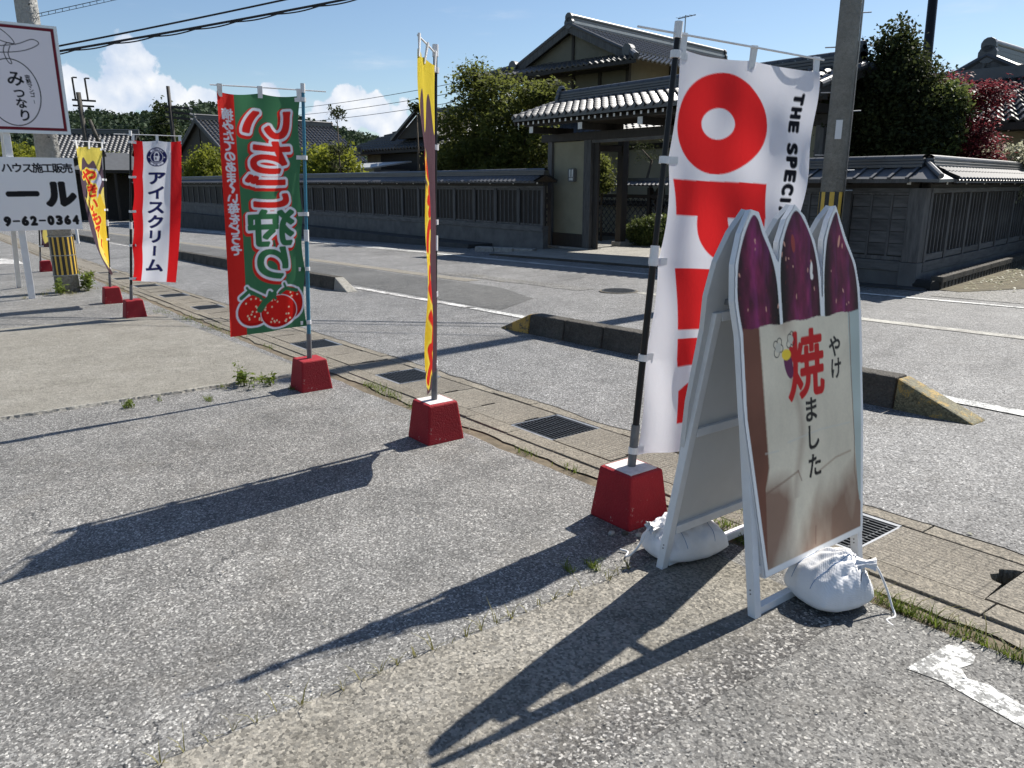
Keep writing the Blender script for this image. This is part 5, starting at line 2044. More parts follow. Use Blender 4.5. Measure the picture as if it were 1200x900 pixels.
for i in range(3):
    MB().hexa([(i * .62, .28 * i, -.05), (i * .62 + .6, .28 * i + .27, -.05), (i * .62 + .5, .28 * i + .5, -.05), (i * .62 - .1, .28 * i + .23, -.05), (i * .62, .28 * i, .16), (i * .62 + .6, .28 * i + .27, .16), (i * .62 + .5, .28 * i + .5, .16), (i * .62 - .1, .28 * i + .23, .16)]).build('kerb_stone', 'stone', ks, bevel=0.02)

# ================================================================ THE GATE
GZ = gz(-17.5) + 0.06
gate = thing('gatehouse', 'roofed timber gatehouse with grey tiles and olive plaster wall', 'gate', (0, 0, 0))
GYF = 16.0
ol = MB()
ol.box(-19.25, -17.78, GYF + .03, GYF + .22, GZ + .42, 2.78)
ol.build('plaster_wall', 'plaster_olive', gate)
MB().box(-19.25, -17.78, GYF - .01, GYF + .24, GZ + .02, GZ + .418).build('dado_board', 'wood_dark', gate, bevel=.01)
MB().box(-19.5, -17.4, GYF - .14, GYF + .4, GZ - .12, GZ + .018).build('plinth', 'stone', gate, bevel=.01)
for x, w in ((-19.36, .10), (-17.62, .155)):
    MB().box(x - w, x + w, GYF - .06, GYF + .30, GZ + .02, 3.02).build('gate_post', 'wood_grey', gate, bevel=.008)
for x, w in ((-11.9, .15), (-10.1, .10)):
    MB().box(x - w, x + w, GYF - .06, GYF + .30, GZ + .02, 3.02).build('gate_post', 'wood_grey', gate, bevel=.008)
MB().box(-11.74, -10.21, GYF + .03, GYF + .22, GZ + .02, 2.78).build('plaster_wall', 'plaster_olive', gate)
MB().box(-17.45, -17.25, GYF + .05, GYF + .12, GZ + .0, 2.78).build('door_leaf', 'wood_dark', gate)
for x in (-18.05, -12.0):
    MB().box(x - .12, x + .12, 17.72, 17.96, GZ + .12, 2.9).build('rear_post', 'wood_dark', gate, bevel=.008)
    MB().box(x - .2, x + .2, 17.64, 18.04, GZ - .05, GZ + .118).build('post_stone', 'stone', gate, bevel=.02)
    MB().box(x - .07, x + .07, 16.31, 17.71, 2.5, 2.68).build('tie_beam', 'wood_dark', gate)
MB().box(-19.75, -9.75, GYF - .09, GYF + .33, 2.79, 3.018).build('lintel', 'wood_dark', gate, bevel=.01)
MB().box(-17.45, -12.07, GYF - .04, GYF + .10, 2.70, 2.785).build('head_rail', 'wood_board', gate)
MB().box(-19.7, -9.8, 17.75, 17.95, 2.9, 3.06).build('rear_beam', 'wood_dark', gate)
# underside boards and rafters
RY0, RYR, RZ0, RZR = 14.78, 16.45, 3.40, 3.92
GX0, GX1 = -19.62, -9.45
sl = hypot(RYR - RY0, RZR - RZ0)
vd = Vector((0, RYR - RY0, RZR - RZ0)) / sl
nn = Vector((0, -(RZR - RZ0), RYR - RY0)) / sl
for sd, name in ((1, 'front'), (-1, 'rear')):
    mb = MB()
    ya = RY0 if sd > 0 else 2 * RYR - RY0
    q = [(GX0, ya, RZ0 - .045), (GX1, ya, RZ0 - .045), (GX1, RYR, RZR - .045), (GX0, RYR, RZR - .045), (GX0, ya, RZ0), (GX1, ya, RZ0), (GX1, RYR, RZR), (GX0, RYR, RZR)]
    mb.hexa(q if sd > 0 else [q[i] for i in (1, 0, 3, 2, 5, 4, 7, 6)])
    mb.build('roof_deck', 'wood_dark', gate)
nraf = 42
rm = MB().bar((0, 0.04, -.05), (0, 1.5, 0.49), .055, .075).mesh('rafter')
rm.materials.append(MAT['wood_dark'])
re_ = MB().box(-.030, .030, 0.012, 0.018, -.098, -.018).mesh('rafter_end')
re_.materials.append(MAT['wood_end'])
for i in range(nraf):
    x = GX0 + .1 + (GX1 - GX0 - .2) * i / (nraf - 1)
    o = obj('rafter', rm, None, gate)
    o.location = (x, RY0 + .03, RZ0 - .055)
    e = obj('rafter_end', re_, None, o)
for x in (-19.1, -16.9, -14.6, -12.3, -10.0):
    MB().box(x - .09, x + .09, 15.0, 16.6, 3.02, 3.20).build('bracket_beam', 'wood_dark', gate)
    MB().box(x - .085, x + .085, 14.985, 14.998, 3.02, 3.2).build('beam_end', 'wood_end', gate)
MB().box(GX0 + .1, GX1 - .1, 15.06, 15.24, 3.22, 3.36).build('eave_purlin', 'wood_dark', gate)
# tiles: each one a piece on the front slope
TW, TL = 0.298, 0.292
nc = round((GX1 - GX0) / TW)
TW = (GX1 - GX0) / nc
nr = 6
TL = sl / nr
tp = tile_piece(TW, TL, amp=0.058, thick=0.05, segs=10, step=0.05).mesh('roof_tile')
tp.materials.append(MAT['roof_tile'])
tp.polygons.foreach_set('use_smooth', [True] * len(tp.polygons))
for r_ in range(nr):
    for i in range(nc):
        o = obj('roof_tile', tp, None, gate)
        M4 = Matrix.Identity(4)
        M4.col[0][:3], M4.col[1][:3], M4.col[2][:3] = (1, 0, 0), vd, nn
        M4.translation = Vector((GX0 + i * TW, RY0 - .05, RZ0 + .035)) + vd * (r_ * TL) + nn * R.uniform(0, .006)
        o.matrix_local = M4
mb = tile_slope((GX1, 2 * RYR - RY0, RZ0 + .03), (-1, 0, 0), (0, -(RYR - RY0), RZR - RZ0), GX1 - GX0, sl, .3, .29, .04, .03)
mb.build('rear_tiles', 'roof_tile_far', gate)['kind'] = 'stuff'
# eave cap discs
cdm = MB().tube([(0, -.055, 0), (0, -.02, 0)], .055, 10).mesh('eave_cap')
cdm.materials.append(MAT['roof_tile'])
for i in range(nc + 1):
    o = obj('eave_cap', cdm, None, gate)
    o.location = (GX0 + i * TW, RY0 - .05, RZ0 + .06)
MB().bar((GX0 - .03, RY0 - .04, RZ0 - .005), (GX1 + .03, RY0 - .04, RZ0 - .005), .05, .09).build('fascia', 'roof_tile', gate)
# ridge of stacked courses with ornamental ends
for k in range(4):
    w = .40 - .05 * k
    MB().box(GX0 + .25, GX1 - .25, RYR - w / 2, RYR + w / 2, RZR + .02 + .075 * k, RZR + .02 + .075 * k + .068).build('ridge_course', 'roof_tile', gate, bevel=.012)
mb = MB()
n = 30
for i in range(n):
    xa, xb = GX0 + .2 + (GX1 - GX0 - .4) * i / n, GX0 + .2 + (GX1 - GX0 - .4) * (i + 1) / n - .012
    mb.grid(lambda a_, j: ((xa, xb)[j], RYR - .11 * cos(pi * a_ / 8), RZR + .32 + .09 * sin(pi * a_ / 8)), 8, 1, flip=True)
mb.build('ridge_cap', 'roof_tile', gate, smooth=True)['kind'] = 'stuff'
for x in (GX0 + .18, GX1 - .18):
    mb = MB()
    for (r0, z0) in ((.22, .14), (.17, .32), (.10, .46)):
        mb.tube([(x - .07, RYR, RZR + z0), (x + .07, RYR, RZR + z0)], r0, 14)
    mb.build('ridge_end', 'roof_tile', gate, bevel=.015)
for x in (GX0, GX1):  # verge tiles: a round roll down each slope edge, barge board below
    for sd in (1, -1):
        a = Vector((x, RYR - sd * (RYR - RY0) - sd * .03, RZ0 + .06))
        b = Vector((x, RYR - sd * .1, RZR + .05))
        mb = MB()
        for i in range(6):
            p, q2 = a.lerp(b, i / 6), a.lerp(b, (i + 1) / 6 - .01)
            mb.tube([p, q2], .085, 10)
            mb.tube([p + Vector((.17 if x < -15 else -.17, 0, 0)), q2 + Vector((.17 if x < -15 else -.17, 0, 0))], .075, 10)
        mb.build('verge_roll', 'roof_tile', gate)
        MB().bar(a - Vector((0, 0, .14)), b - Vector((0, 0, .14)), .05, .17).build('barge_board', 'wood_dark', gate)
MB().add([(GX0 + .35, RY0 + .5, RZ0 + .1), (GX0 + .35, 2 * RYR - RY0 - .5, RZ0 + .1), (GX0 + .35, RYR, RZR - .05)], [(0, 1, 2)]).build('gable_board', 'wood_dark', gate)
MB().add([(GX1 - .35, RY0 + .5, RZ0 + .1), (GX1 - .35, 2 * RYR - RY0 - .5, RZ0 + .1), (GX1 - .35, RYR, RZR - .05)], [(0, 2, 1)]).build('gable_board', 'wood_dark', gate)
# lamp on the plaster
lp = thing('wall_lamp', 'small square white lamp with dark frame on the gate plaster', 'lamp', (-18.30, GYF + .03, 1.62))
MB().box(-.11, .11, -.115, -.015, 0.02, .34).build('lamp_glass', 'glass_lamp', lp, bevel=.005)
mb = MB()
for x in (-.115, .115):
    mb.box(x - .014, x + .014, -.13, 0, 0, .36)
mb.box(-.10, .10, -.128, -.10, .10, .12)
mb.box(-.012, .012, -.128, -.116, .13, .34)
mb.box(-.10, .10, -.13, 0, -.02, .018)
mb.box(-.10, .10, -.13, 0, .342, .37)
mb.build('lamp_frame', 'metal_grey', lp)
# lattice screen inside the yard
scr = thing('lattice_screen', 'dark diagonal lattice screen fence inside the gate behind the bush', 'fence', (-26.0, 20.4, gz(-22)))
SZ = 2.05
for i in range(11):
    MB().box(i * 1.35 - .07, i * 1.35 + .07, -.07, .07, 0, SZ - .1).build('post', 'wood_dark', scr)
MB().box(0, 13.5, -.05, .05, SZ - .45, SZ - .33).build('rail', 'wood_dark', scr)
MB().box(0, 13.5, -.05, .05, .2, .32).build('rail', 'wood_dark', scr)
for i in range(10):
    mb = MB()
    x0, x1, z0, z1 = i * 1.35 + .07, i * 1.35 + 1.28, .32, SZ - .45
    for d in (1, -1):
        for k in range(-9, 10):
            c0 = (x0 + x1) / 2 + k * .26
            pts = []
            za, zb2 = z0, z1
            xa = c0 - d * (zb2 - za) / 2
            xb = c0 + d * (zb2 - za) / 2
            if max(xa, xb) < x0 or min(xa, xb) > x1:
                continue
            t0, t1 = 0.0, 1.0
            for lo, hi in ((x0, x1),):
                dx = xb - xa
                ta, tb = (lo - xa) / dx, (hi - xa) / dx
                t0, t1 = max(t0, min(ta, tb)), min(t1, max(ta, tb))
            if t1 - t0 > .02:
                mb.bar((xa + (xb - xa) * t0, d * .012, za + (zb2 - za) * t0), (xa + (xb - xa) * t1, d * .012, za + (zb2 - za) * t1), .016, .03, up=(0, 1, 0))
    mb.build('lattice', 'wood_grey', scr)
for sd in (-1, 1):
    mb = tile_slope((0 if sd < 0 else 13.5, sd * .34, SZ), (1 if sd < 0 else -1, 0, 0), (0, -sd * .34, .14), 13.5, .37, .2, .18, .02, .015)
    mb.build('cap_tiles', 'roof_tile_far', scr)['kind'] = 'stuff'
MB().box(0, 13.5, -.07, .07, SZ + .13, SZ + .24).build('cap_ridge', 'roof_tile', scr)


# ================================================================ HOUSES
def tile_quad(P0, P1, P2, P3, nc, nr, amp=0.05, step=0.05, segs=4):
    """P0-P1 the eave, P3-P2 the top edge; joined pantiles"""
    P0, P1, P2, P3 = map(Vector, (P0, P1, P2, P3))
    N = (P1 - P0).cross(P3 - P0)
    if N.length < 1e-6:
        N = (P1 - P0).cross(P2 - P0)
    N.normalize()
    if N.z < 0:
        N = -N
    mb = MB()
    for r_ in range(nr):
        def P(i, j, r_=r_):
            u = i / (nc * segs)
            ph = (i % segs) / segs
            v = (r_ + (0, 0, 1)[j]) / nr
            h = amp * cos(2 * pi * ph) + (-.02 if j == 0 else step if j == 1 else 0)
            return (P0.lerp(P1, u)).lerp(P3.lerp(P2, u), v) + N * h
        mb.grid(P, nc * segs, 2)
    return mb


def stuff(o):
    o['kind'] = 'stuff'
    return o


def ridge(parent, a, b, w=.3, h=.3, cap='roof_tile', white=False):
    a, b = Vector(a), Vector(b)
    d = (b - a).normalized()
    for k in range(3):
        MB().bar(a + Vector((0, 0, .05 + h * k / 3)), b + Vector((0, 0, .05 + h * k / 3)), w * (1 - .12 * k), h / 3 - .012).build('ridge_course', 'plaster_white' if (white and k == 1) else 'roof_tile', parent)
    MB().tube([a + Vector((0, 0, h + .06)) - d * .05, b + Vector((0, 0, h + .06)) + d * .05], w * .36, 10).build('ridge_cap', cap, parent, autos=True)
    for p in (a, b):
        mb = MB()
        s = -1 if p is a else 1
        mb.tube([p + d * s * .02 + Vector((0, 0, .1)), p + d * s * .16 + Vector((0, 0, .1))], w * .75, 12)
        mb.tube([p + d * s * .02 + Vector((0, 0, h)), p + d * s * .16 + Vector((0, 0, h))], w * .6, 12)
        mb.build('ridge_end', 'roof_tile', parent)


def house(label, loc, rz, hw, depth, eave, rdg, wall='plaster_olive', over=.7, y0=0.0, skirt=None, tile=.3, windows=(), rmat='roof_tile_far', base=0.0, bands=True, gable='plaster_olive', nrow=None, white=False):
    """ridge along local +y from y=0; gable end faces local -y"""
    t = thing('house', label, 'house', loc, rz)
    MB().box(-hw + over, hw - over, 0.35, depth - .35, base, eave + .25).build('wall', wall, t)
    slp = (rdg - eave) / hw
    if bands:
        for z in (base + .05, eave - .55, eave - .05):
            MB().box(-hw + over - .02, hw - over + .02, 0.31, 0.36, z, z + .16).build('beam', 'wood_dark', t)
        for k in range(5):
            x = -hw + over + .02 + (2 * hw - 2 * over - .04) * k / 4
            MB().box(x - .08, x + .08, 0.29, 0.345, base + .22, eave - .56).build('post', 'wood_dark', t)
        for k in range(5):
            y = .4 + (depth - .8) * k / 4
            MB().box(hw - over - .01, hw - over + .05, y - .08, y + .08, base, eave + .1).build('post', 'wood_dark', t)
    sl = hypot(hw, rdg - eave)
    nr = nrow or max(4, round(sl / .32))
    nc = max(6, round(depth / tile))
    # slopes
    for s in (-1, 1):
        q = [(s * hw, y0, eave), (s * hw, depth, eave), (0, depth, rdg), (0, y0, rdg)]
        stuff(tile_quad(*q, nc, nr, .07, .06, 6).build('roof_tiles', rmat, t))
        mb = MB()
        mb.hexa([(s * hw, y0, eave - .16), (s * hw, depth, eave - .16), (0, depth, rdg - .16), (0, y0, rdg - .16), (s * hw, y0, eave - .03), (s * hw, depth, eave - .03), (0, depth, rdg - .03), (0, y0, rdg - .03)])
        mb.build('roof_deck', 'wood_dark', t)
        for y in (y0 - .04,):  # barge board and verge roll
            MB().bar((s * hw, y, eave - .14), (0, y, rdg - .14), .09, .28).build('barge_board', 'wood_grey', t)
            MB().tube([(s * hw, y, eave + .08), (0, y, rdg + .08)], .09, 8).build('verge_roll', 'roof_tile', t)
    MB().add([(-hw * .93, y0 + .3, eave - .05), (hw * .93, y0 + .3, eave - .05), (0, y0 + .3, rdg - .2)], [(0, 1, 2)]).build('gable_wall', gable, t)
    MB().box(-.06, .06, y0 + .22, y0 + .29, eave + .1, rdg - .3).build('gable_strut', 'wood_dark', t)
    ridge(t, (0, y0 + .05, rdg), (0, depth, rdg), .32, .34, white=white)
    if skirt:
        dpt, drop, xw = skirt
        stuff(tile_quad((-hw - xw, y0 - dpt, eave - drop), (hw + xw, y0 - dpt, eave - drop), (hw, y0 + .3, eave + .05), (-hw, y0 + .3, eave + .05), max(6, round((2 * hw + 2 * xw) / tile)), 4).build('skirt_tiles', 'roof_tile', t))
        mb = MB()
        mb.hexa([(-hw - xw, y0 - dpt, eave - drop - .16), (hw + xw, y0 - dpt, eave - drop - .16), (hw, y0 + .3, eave - .12), (-hw, y0 + .3, eave - .12), (-hw - xw, y0 - dpt, eave - drop - .03), (hw + xw, y0 - dpt, eave - drop - .03), (hw, y0 + .3, eave), (-hw, y0 + .3, eave)])
        mb.build('skirt_deck', 'wood_dark', t)
        for s in (-1, 1):
            stuff(tile_quad((s * (hw + xw), y0 - dpt, eave - drop), (s * (hw + xw), depth, eave - drop), (s * hw, depth, eave + .03), (s * hw, y0 + .1, eave + .03), nc, 3).build('skirt_tiles', 'roof_tile', t))
            mb = MB()
            mb.tube([(s * (hw + xw), y0 - dpt, eave - drop + .1), (s * hw * .98, y0 + .1, eave + .15)], .13, 8)
            mb.build('hip_roll', 'roof_tile', t)
            MB().tube([(s * hw, y0 - .25, eave + .12), (s * hw, y0 + .05, eave + .12)], .24, 12).build('hip_ornament', 'roof_tile', t)
    for (x0, x1, z0, z1) in windows:
        f = MB().box(x0 - .06, x1 + .06, .26, .34, z0 - .06, z1 + .06).build('window', 'wood_dark', t)
        MB().box(x0, x1, .235, .262, z0, z1).build('pane', 'glass_lamp', f)
    return t


r9 = radians(9)
mh_ = house('large two-storey house with steep grey tiled gable roof above the gate', (-27.86, 23.99, 0), r9, 3.3, 13.2, 6.78, 8.26, gable='plaster_dark', wall='plaster_dark', over=.3, y0=0.0, skirt=(1.15, .42, 1.15), base=gz(-28), windows=((-2.6, -1.4, .6, 2.2), ), white=True)
# lower wing of the main house seen through the gate
lw = thing('house_wing', 'low plastered wing of the house seen through the gate opening', 'house', (-29, 22.6, gz(-25)), radians(4))
MB().box(0, 15.5, 0.2, 5, 0, 4.3).build('wall', 'plaster_cream', lw)
for k in range(9):
    MB().box(k * 1.9 - .08 + .1, k * 1.9 + .08 + .1, .12, .21, 0, 4.2).build('post', 'wood_dark', lw)
MB().box(0, 15.5, .1, .199, 1.3, 1.5).build('rail', 'wood_dark', lw)
MB().box(0, 15.5, .1, .199, 3.5, 3.7).build('rail', 'wood_dark', lw)
stuff(tile_quad((-.6, -.9, 4.15), (16, -.9, 4.15), (16, 2.5, 5.3), (-.6, 2.5, 5.3), 50, 10).build('roof_tiles', 'roof_tile', lw))
MB().hexa([(-.6, -.9, 3.98), (16, -.9, 3.98), (16, 2.5, 5.1), (-.6, 2.5, 5.1), (-.6, -.9, 4.1), (16, -.9, 4.1), (16, 2.5, 5.22), (-.6, 2.5, 5.22)]).build('roof_deck', 'wood_dark', lw)

# television aerial on the main roof
an = thing('tv_aerial', 'thin television aerial mast on the main house ridge', 'aerial', (-29.2, 33.0, 8.5))
MB().tube([(0, 0, -.1), (0, 0, 1.45)], .03, 6).build('mast', 'steel', an)
MB().tube([(-.5, 0, 1.35), (.5, .2, 1.42)], .025, 5).build('boom', 'steel', an)
for k in range(5):
    x = -.45 + .22 * k
    MB().tube([(x, -.22, 1.37), (x, .25, 1.4)], .014, 4).build('element', 'steel', an)

# right-hand houses beyond the slatted wall
house('dark tiled house with white gable at the right edge of the picture', (-10.2, 24.0, 0), radians(3), 2.5, 9, 3.55, 4.82, wall='wood_dark', over=.45, y0=-.3, base=gz(-10), gable='plaster_white', windows=())
rl = thing('house_wing', 'low tiled wing with cream wall at the right edge behind the slatted wall', 'house', (-12.4, 20.6, gz(-10)), radians(3))
MB().box(.5, 7.6, .7, 4.5, 0, 3.15).build('wall', 'plaster_cream', rl)
for x in (1.2, 3.0, 4.4, 5.8):
    MB().box(x - .08, x + .08, .62, .71, 0, 3.1).build('post', 'wood_dark', rl)
zz0 = 3.22
stuff(tile_quad((0, -.2, zz0), (7.9, -.2, zz0), (5.2, 2.3, zz0 + 1.22), (0.6, 2.3, zz0 + 1.22), 26, 9, .055, .06, 6).build('roof_tiles', 'roof_tile', rl))
stuff(tile_quad((7.9, -.2, zz0), (7.9, 4.8, zz0), (5.2, 2.4, zz0 + 1.22), (5.2, 2.3, zz0 + 1.22), 16, 9, .055, .06, 5).build('roof_tiles', 'roof_tile', rl))
MB().hexa([(0, -.2, zz0 - .2), (7.9, -.2, zz0 - .2), (7.9, 4.8, zz0 - .2), (0, 4.8, zz0 - .2), (0, -.2, zz0 - .04), (7.9, -.2, zz0 - .04), (7.9, 4.8, zz0 - .04), (0, 4.8, zz0 - .04)]).build('eave_soffit', 'wood_dark', rl)
MB().tube([(8.0, -.3, zz0 + .12), (5.2, 2.3, zz0 + 1.36)], .12, 8).build('hip_roll', 'plaster_white', rl)
for k in range(2):
    MB().bar((7.85, -.15, zz0 + .14 + .11 * k), (5.2, 2.3, zz0 + 1.34 + .11 * k), .2 - .05 * k, .1).build('hip_course', 'roof_tile', rl)
MB().bar((.5, 2.3, zz0 + 1.36), (5.2, 2.3, zz0 + 1.36), .26, .3).build('ridge_course', 'roof_tile', rl)
MB().tube([(6.2, .62, 2.2), (6.2, .55, 2.9), (6.0, .3, 3.0)], .045, 8).build('downpipe', 'metal_grey', rl)

# houses on the left behind the lattice wall
house('broad grey tiled storehouse roof behind the strawberry flag', (-78.4, 21.6, gz(-78)), radians(7.5), 6.5, 14.5, 5.6, 9.3, wall='wood_dark', over=1.0, gable='wood_dark', tile=.42, nrow=14, base=0, windows=())
house('far grey tiled house roof beside the upper sign panel', (-105.5, 13.2, gz(-105)), radians(-25), 4.6, 9, 6.9, 9.75, wall='wood_dark', over=.6, tile=.5, nrow=12, base=0)
lo = thing('house_wing', 'long low tiled roof just above the lattice wall cap', 'house', (-66, 19.5, gz(-55)), radians(2))
stuff(tile_quad((0, 0, 3.3), (18, 0, 3.3), (18, 3.2, 4.9), (0, 3.2, 4.9), 46, 10, .06, .06, 4).build('roof_tiles', 'roof_tile_far', lo))
MB().box(.5, 17.5, .8, 3.2, 0, 3.4).build('wall', 'wood_dark', lo)
ridge(lo, (0, 3.2, 4.85), (18, 3.2, 4.85), .3, .28)
# the house with the short hipped roof left of the edge-on flag
hd = thing('house', 'small house with a hipped tile roof and cream wall left of the edge-on flag', 'house', (-52.6, 24.5, gz(-50)), radians(3))
MB().box(1.6, 14, .9, 7, 0, 4.75).build('wall', 'plaster_cream', hd)
MB().box(3.6, 14, .78, .89, 0, 4.7).build('dark_front', 'wood_dark', hd)
stuff(tile_quad((0, 0, 4.95), (15, 0, 4.95), (13, 3.6, 7.0), (6.2, 3.6, 7.0), 40, 11, .09, .08, 6).build('roof_tiles', 'roof_tile', hd))
stuff(tile_quad((0, 7.2, 4.95), (0, 0, 4.95), (6.2, 3.6, 7.0), (6.2, 3.7, 7.0), 20, 11, .06, .06, 4).build('roof_tiles', 'roof_tile', hd))
MB().box(0.1, 14.9, .1, 7.1, 4.72, 4.9).build('eave_soffit', 'wood_dark', hd)
ridge(hd, (6.0, 3.6, 7.0), (13, 3.6, 7.0), .4, .45)
GO = Vector((9.02, 0.13, 5.55))
gadd = lambda *p: tuple(GO + Vector(p))
MB().add([gadd(-2.2, 0, 0), gadd(2.6, 0, 0), gadd(.6, 0, 1.5), gadd(-2.2, 2, 0), gadd(2.6, 2, 0), gadd(.6, 2, 1.5)], [(0, 1, 2), (5, 4, 3), (0, 3, 4, 1), (1, 4, 5, 2), (2, 5, 3, 0)]).build('gable_wall', 'wood_dark', hd)
MB().bar(gadd(-2.5, -.15, -.05), gadd(.6, -.15, 1.62), .3, .14).build('barge_board', 'roof_tile', hd)
MB().bar(gadd(2.9, -.15, -.05), gadd(.6, -.15, 1.62), .3, .14).build('barge_board', 'roof_tile', hd)
sh = thing('shed', 'pale corrugated shed just over the lattice wall', 'shed', (-49.3, 21.4, gz(-48)), radians(3))
mb = MB()
mb.grid(lambda i, j: (i * 6.5 / 2, .04 * (j % 2), .3 + 3.3 * j / 26), 2, 26)
mb.build('cladding', 'corrugated', sh)
MB().box(0, 6.5, .06, 2.5, 0, 3.55).build('body', 'concrete_wall', sh)
MB().hexa([(-.1, -.2, 3.6), (6.6, -.2, 3.6), (6.6, 2.6, 4.0), (-.1, 2.6, 4.0), (-.1, -.2, 3.68), (6.6, -.2, 3.68), (6.6, 2.6, 4.08), (-.1, 2.6, 4.08)]).build('roof_sheet', 'corrugated', sh)
mk = thing('marker_post', 'small white marker post beside the road left of the yellow flag', 'post', (-38.0, 5.1, gz(-38)))
MB().tube([(0, 0, -.05), (0, 0, .62)], .06, 10).build('shaft', 'plastic_white', mk)
MB().tube([(0, 0, .63), (0, 0, .72)], .062, 10).build('reflector', 'yellow_tape', mk)
sr = thing('house', 'small far grey hipped roof under the antenna between the tile roofs', 'house', (-82, 45, gz(-80)), 0)
mb = MB()
mb.add([(0, 0, 7.2), (14, 0, 7.2), (14, 8, 7.2), (0, 8, 7.2), (5, 4, 9.3), (10, 4, 9.3)], [(0, 1, 5, 4), (1, 2, 5), (2, 3, 4, 5), (3, 0, 4)])
mb.build('roof', 'roof_slate', sr)
MB().box(.6, 13.4, .6, 7.4, 0, 7.2).build('wall', 'plaster_cream', sr)
an2 = thing('tv_aerial', 'small far television aerial on the grey hipped roof', 'aerial', (-77, 49, 7.0))
MB().tube([(0, 0, 0), (0, 0, 3.6)], .04, 5).build('mast', 'steel', an2)
MB().tube([(-1.0, 0, 3.3), (.8, 0, 3.5)], .03, 5).build('boom', 'steel', an2)
# open carport at the far left
cpt = thing('carport', 'dark open carport with a blue-grey hipped roof left of the ice cream banner', 'carport', (-92.5, 15.6, gz(-93)), radians(-8))
mb = MB()
mb.add([(-3.5, -3, 5.2), (3.5, -3, 5.2), (3.5, 5, 5.2), (-3.5, 5, 5.2), (0, 0, 7.0), (0, 2.5, 7.0)], [(0, 1, 4), (1, 2, 5, 4), (2, 3, 5), (3, 0, 4, 5)])
mb.build('roof', 'roof_slate', cpt)
MB().box(-3.4, 3.4, -2.9, 4.9, 4.9, 5.15).build('eave_beam', 'wood_dark', cpt)
for x, y in ((-3, -2.6), (3, -2.6), (3, 1), (3, 4.5), (-3, 4.5)):
    MB().box(x - .12, x + .12, y - .12, y + .12, 0, 4.9).build('post', 'wood_dark', cpt)
MB().box(-3.2, -3.0, -2.6, 4.6, 0, 4.88).build('back_wall', 'wood_dark', cpt)
MB().box(-2.9, 3.0, 4.4, 4.6, 0, 4.88).build('back_wall', 'wood_dark', cpt)

# ================================================================ HILL AND WOODS
prof = [(184, .04), (179.7, 0.052), (175.5, 0.062), (171.9, 0.0695), (170.5, 0.072), (168.6, 0.068), (166.8, 0.0755), (165.5, 0.080), (164.2, 0.084), (162.6, 0.082), (160.7, 0.079), (158.0, 0.071), (155.2, 0.060), (152.9, 0.050), (149.3, 0.0308), (140, .02), (120, .02)]


def ridge_h(az):
    for (a, h), (b, k) in zip(prof[:-1], prof[1:]):
        if b <= az <= a:
            return h + (k - h) * (a - az) / (a - b)
    return .02


HD = 420.0
mb = MB()
NA, NR = 90, 14


def hillz(az, d):
    f = max(0.0, min(1.0, (d - 240) / (HD - 240)))
    top = ridge_h(az) * HD + EYE - 3.2
    return -3.8 + (top + 3.8) * (f * f * (3 - 2 * f)) if d <= HD else top - (d - HD) * .05


mb.grid(lambda i, j: (cos(radians(184 - 64 * i / NA)) * (240 + 300 * j / NR), sin(radians(184 - 64 * i / NA)) * (240 + 300 * j / NR), hillz(184 - 64 * i / NA, 240 + 300 * j / NR)), NA, NR)
tag(mb.build('hill', 'grass_ground', smooth=True), kind='structure')
rng = np.random.RandomState(5)
Vs = []
for k in range(3000):
    az = rng.uniform(148, 181)
    d = 250 + 185 * rng.rand() ** 0.6
    x, y = d * cos(radians(az)), d * sin(radians(az))
    z = hillz(az, d)
    h = rng.uniform(3.5, 6.5)
    w = rng.uniform(1.6, 2.8)
    n_ = 18
    t = rng.rand(n_)
    conif = rng.rand() < 0.45
    rad = w * ((1 - t) ** 0.8 if conif else np.sqrt(np.clip(1 - (2 * t - 1) ** 2, 0, 1)))
    a = rng.rand(n_) * 6.28
    p = np.stack([x + np.cos(a) * rad, y + np.sin(a) * rad, z + h * (0.1 + 0.85 * t)], 1)
    Vs.append(leaf_cloud(p, 1.5, 1, (.25, .25, .25), rng, .8, .3))
tag(obj('forest', quads_mesh('forest', np.concatenate(Vs)), 'leaf_forest'), 'dense dark green wood covering the far hill', 'forest', kind='stuff')

# ================================================================ TREES AND SHRUBS
tree('maple_tree', 'wide green maple rising over the wall left of the gate', 'tree', (-25.8, 18.6, gz(-26)),
     [(-3.2, 0, 3.2, 1.2, 1.2, .9), (-2.2, 0, 4.5, 1.5, 1.3, .9), (-1.6, 0, 6.1, 1.0, 1.0, .8), (-.2, .2, 5.4, 1.3, 1.2, .9), (.6, 0, 4.2, 1.6, 1.4, .8), (2.0, .2, 5.0, 1.3, 1.1, .65), (3.0, 0, 5.3, .8, .8, .4), (2.2, 0, 3.5, 1.3, 1.2, .7), (-.9, -.3, 3.2, 1.8, 1.2, .9), (1.2, -.2, 2.7, 1.6, 1.2, .6)],
     'leaf_maple', leaf=.15, dens=0.62, trunk_r=.14, seed=3, n_per=24, clump=.29, up=.5, shell=.35)
tree('evergreen_tree', 'dense dark evergreen behind the wall left of the red maple', 'tree', (-9.3, 17.0, gz(-9)),
     [(-.7, 0, 2.9, .95, .9, 1.0), (.2, .1, 3.4, .9, .9, 1.1), (.1, 0, 4.5, .38, .4, .55), (.75, .1, 2.8, .8, .8, .9), (-.5, .1, 3.9, .55, .5, .5), (-1.4, .2, 2.5, .6, .7, .7), (0.35, 0, 4.0, .5, .5, .5)],
     'leaf_dark', leaf=.085, dens=0.95, trunk_r=.10, seed=4, n_per=34, clump=.17, shell=.35)
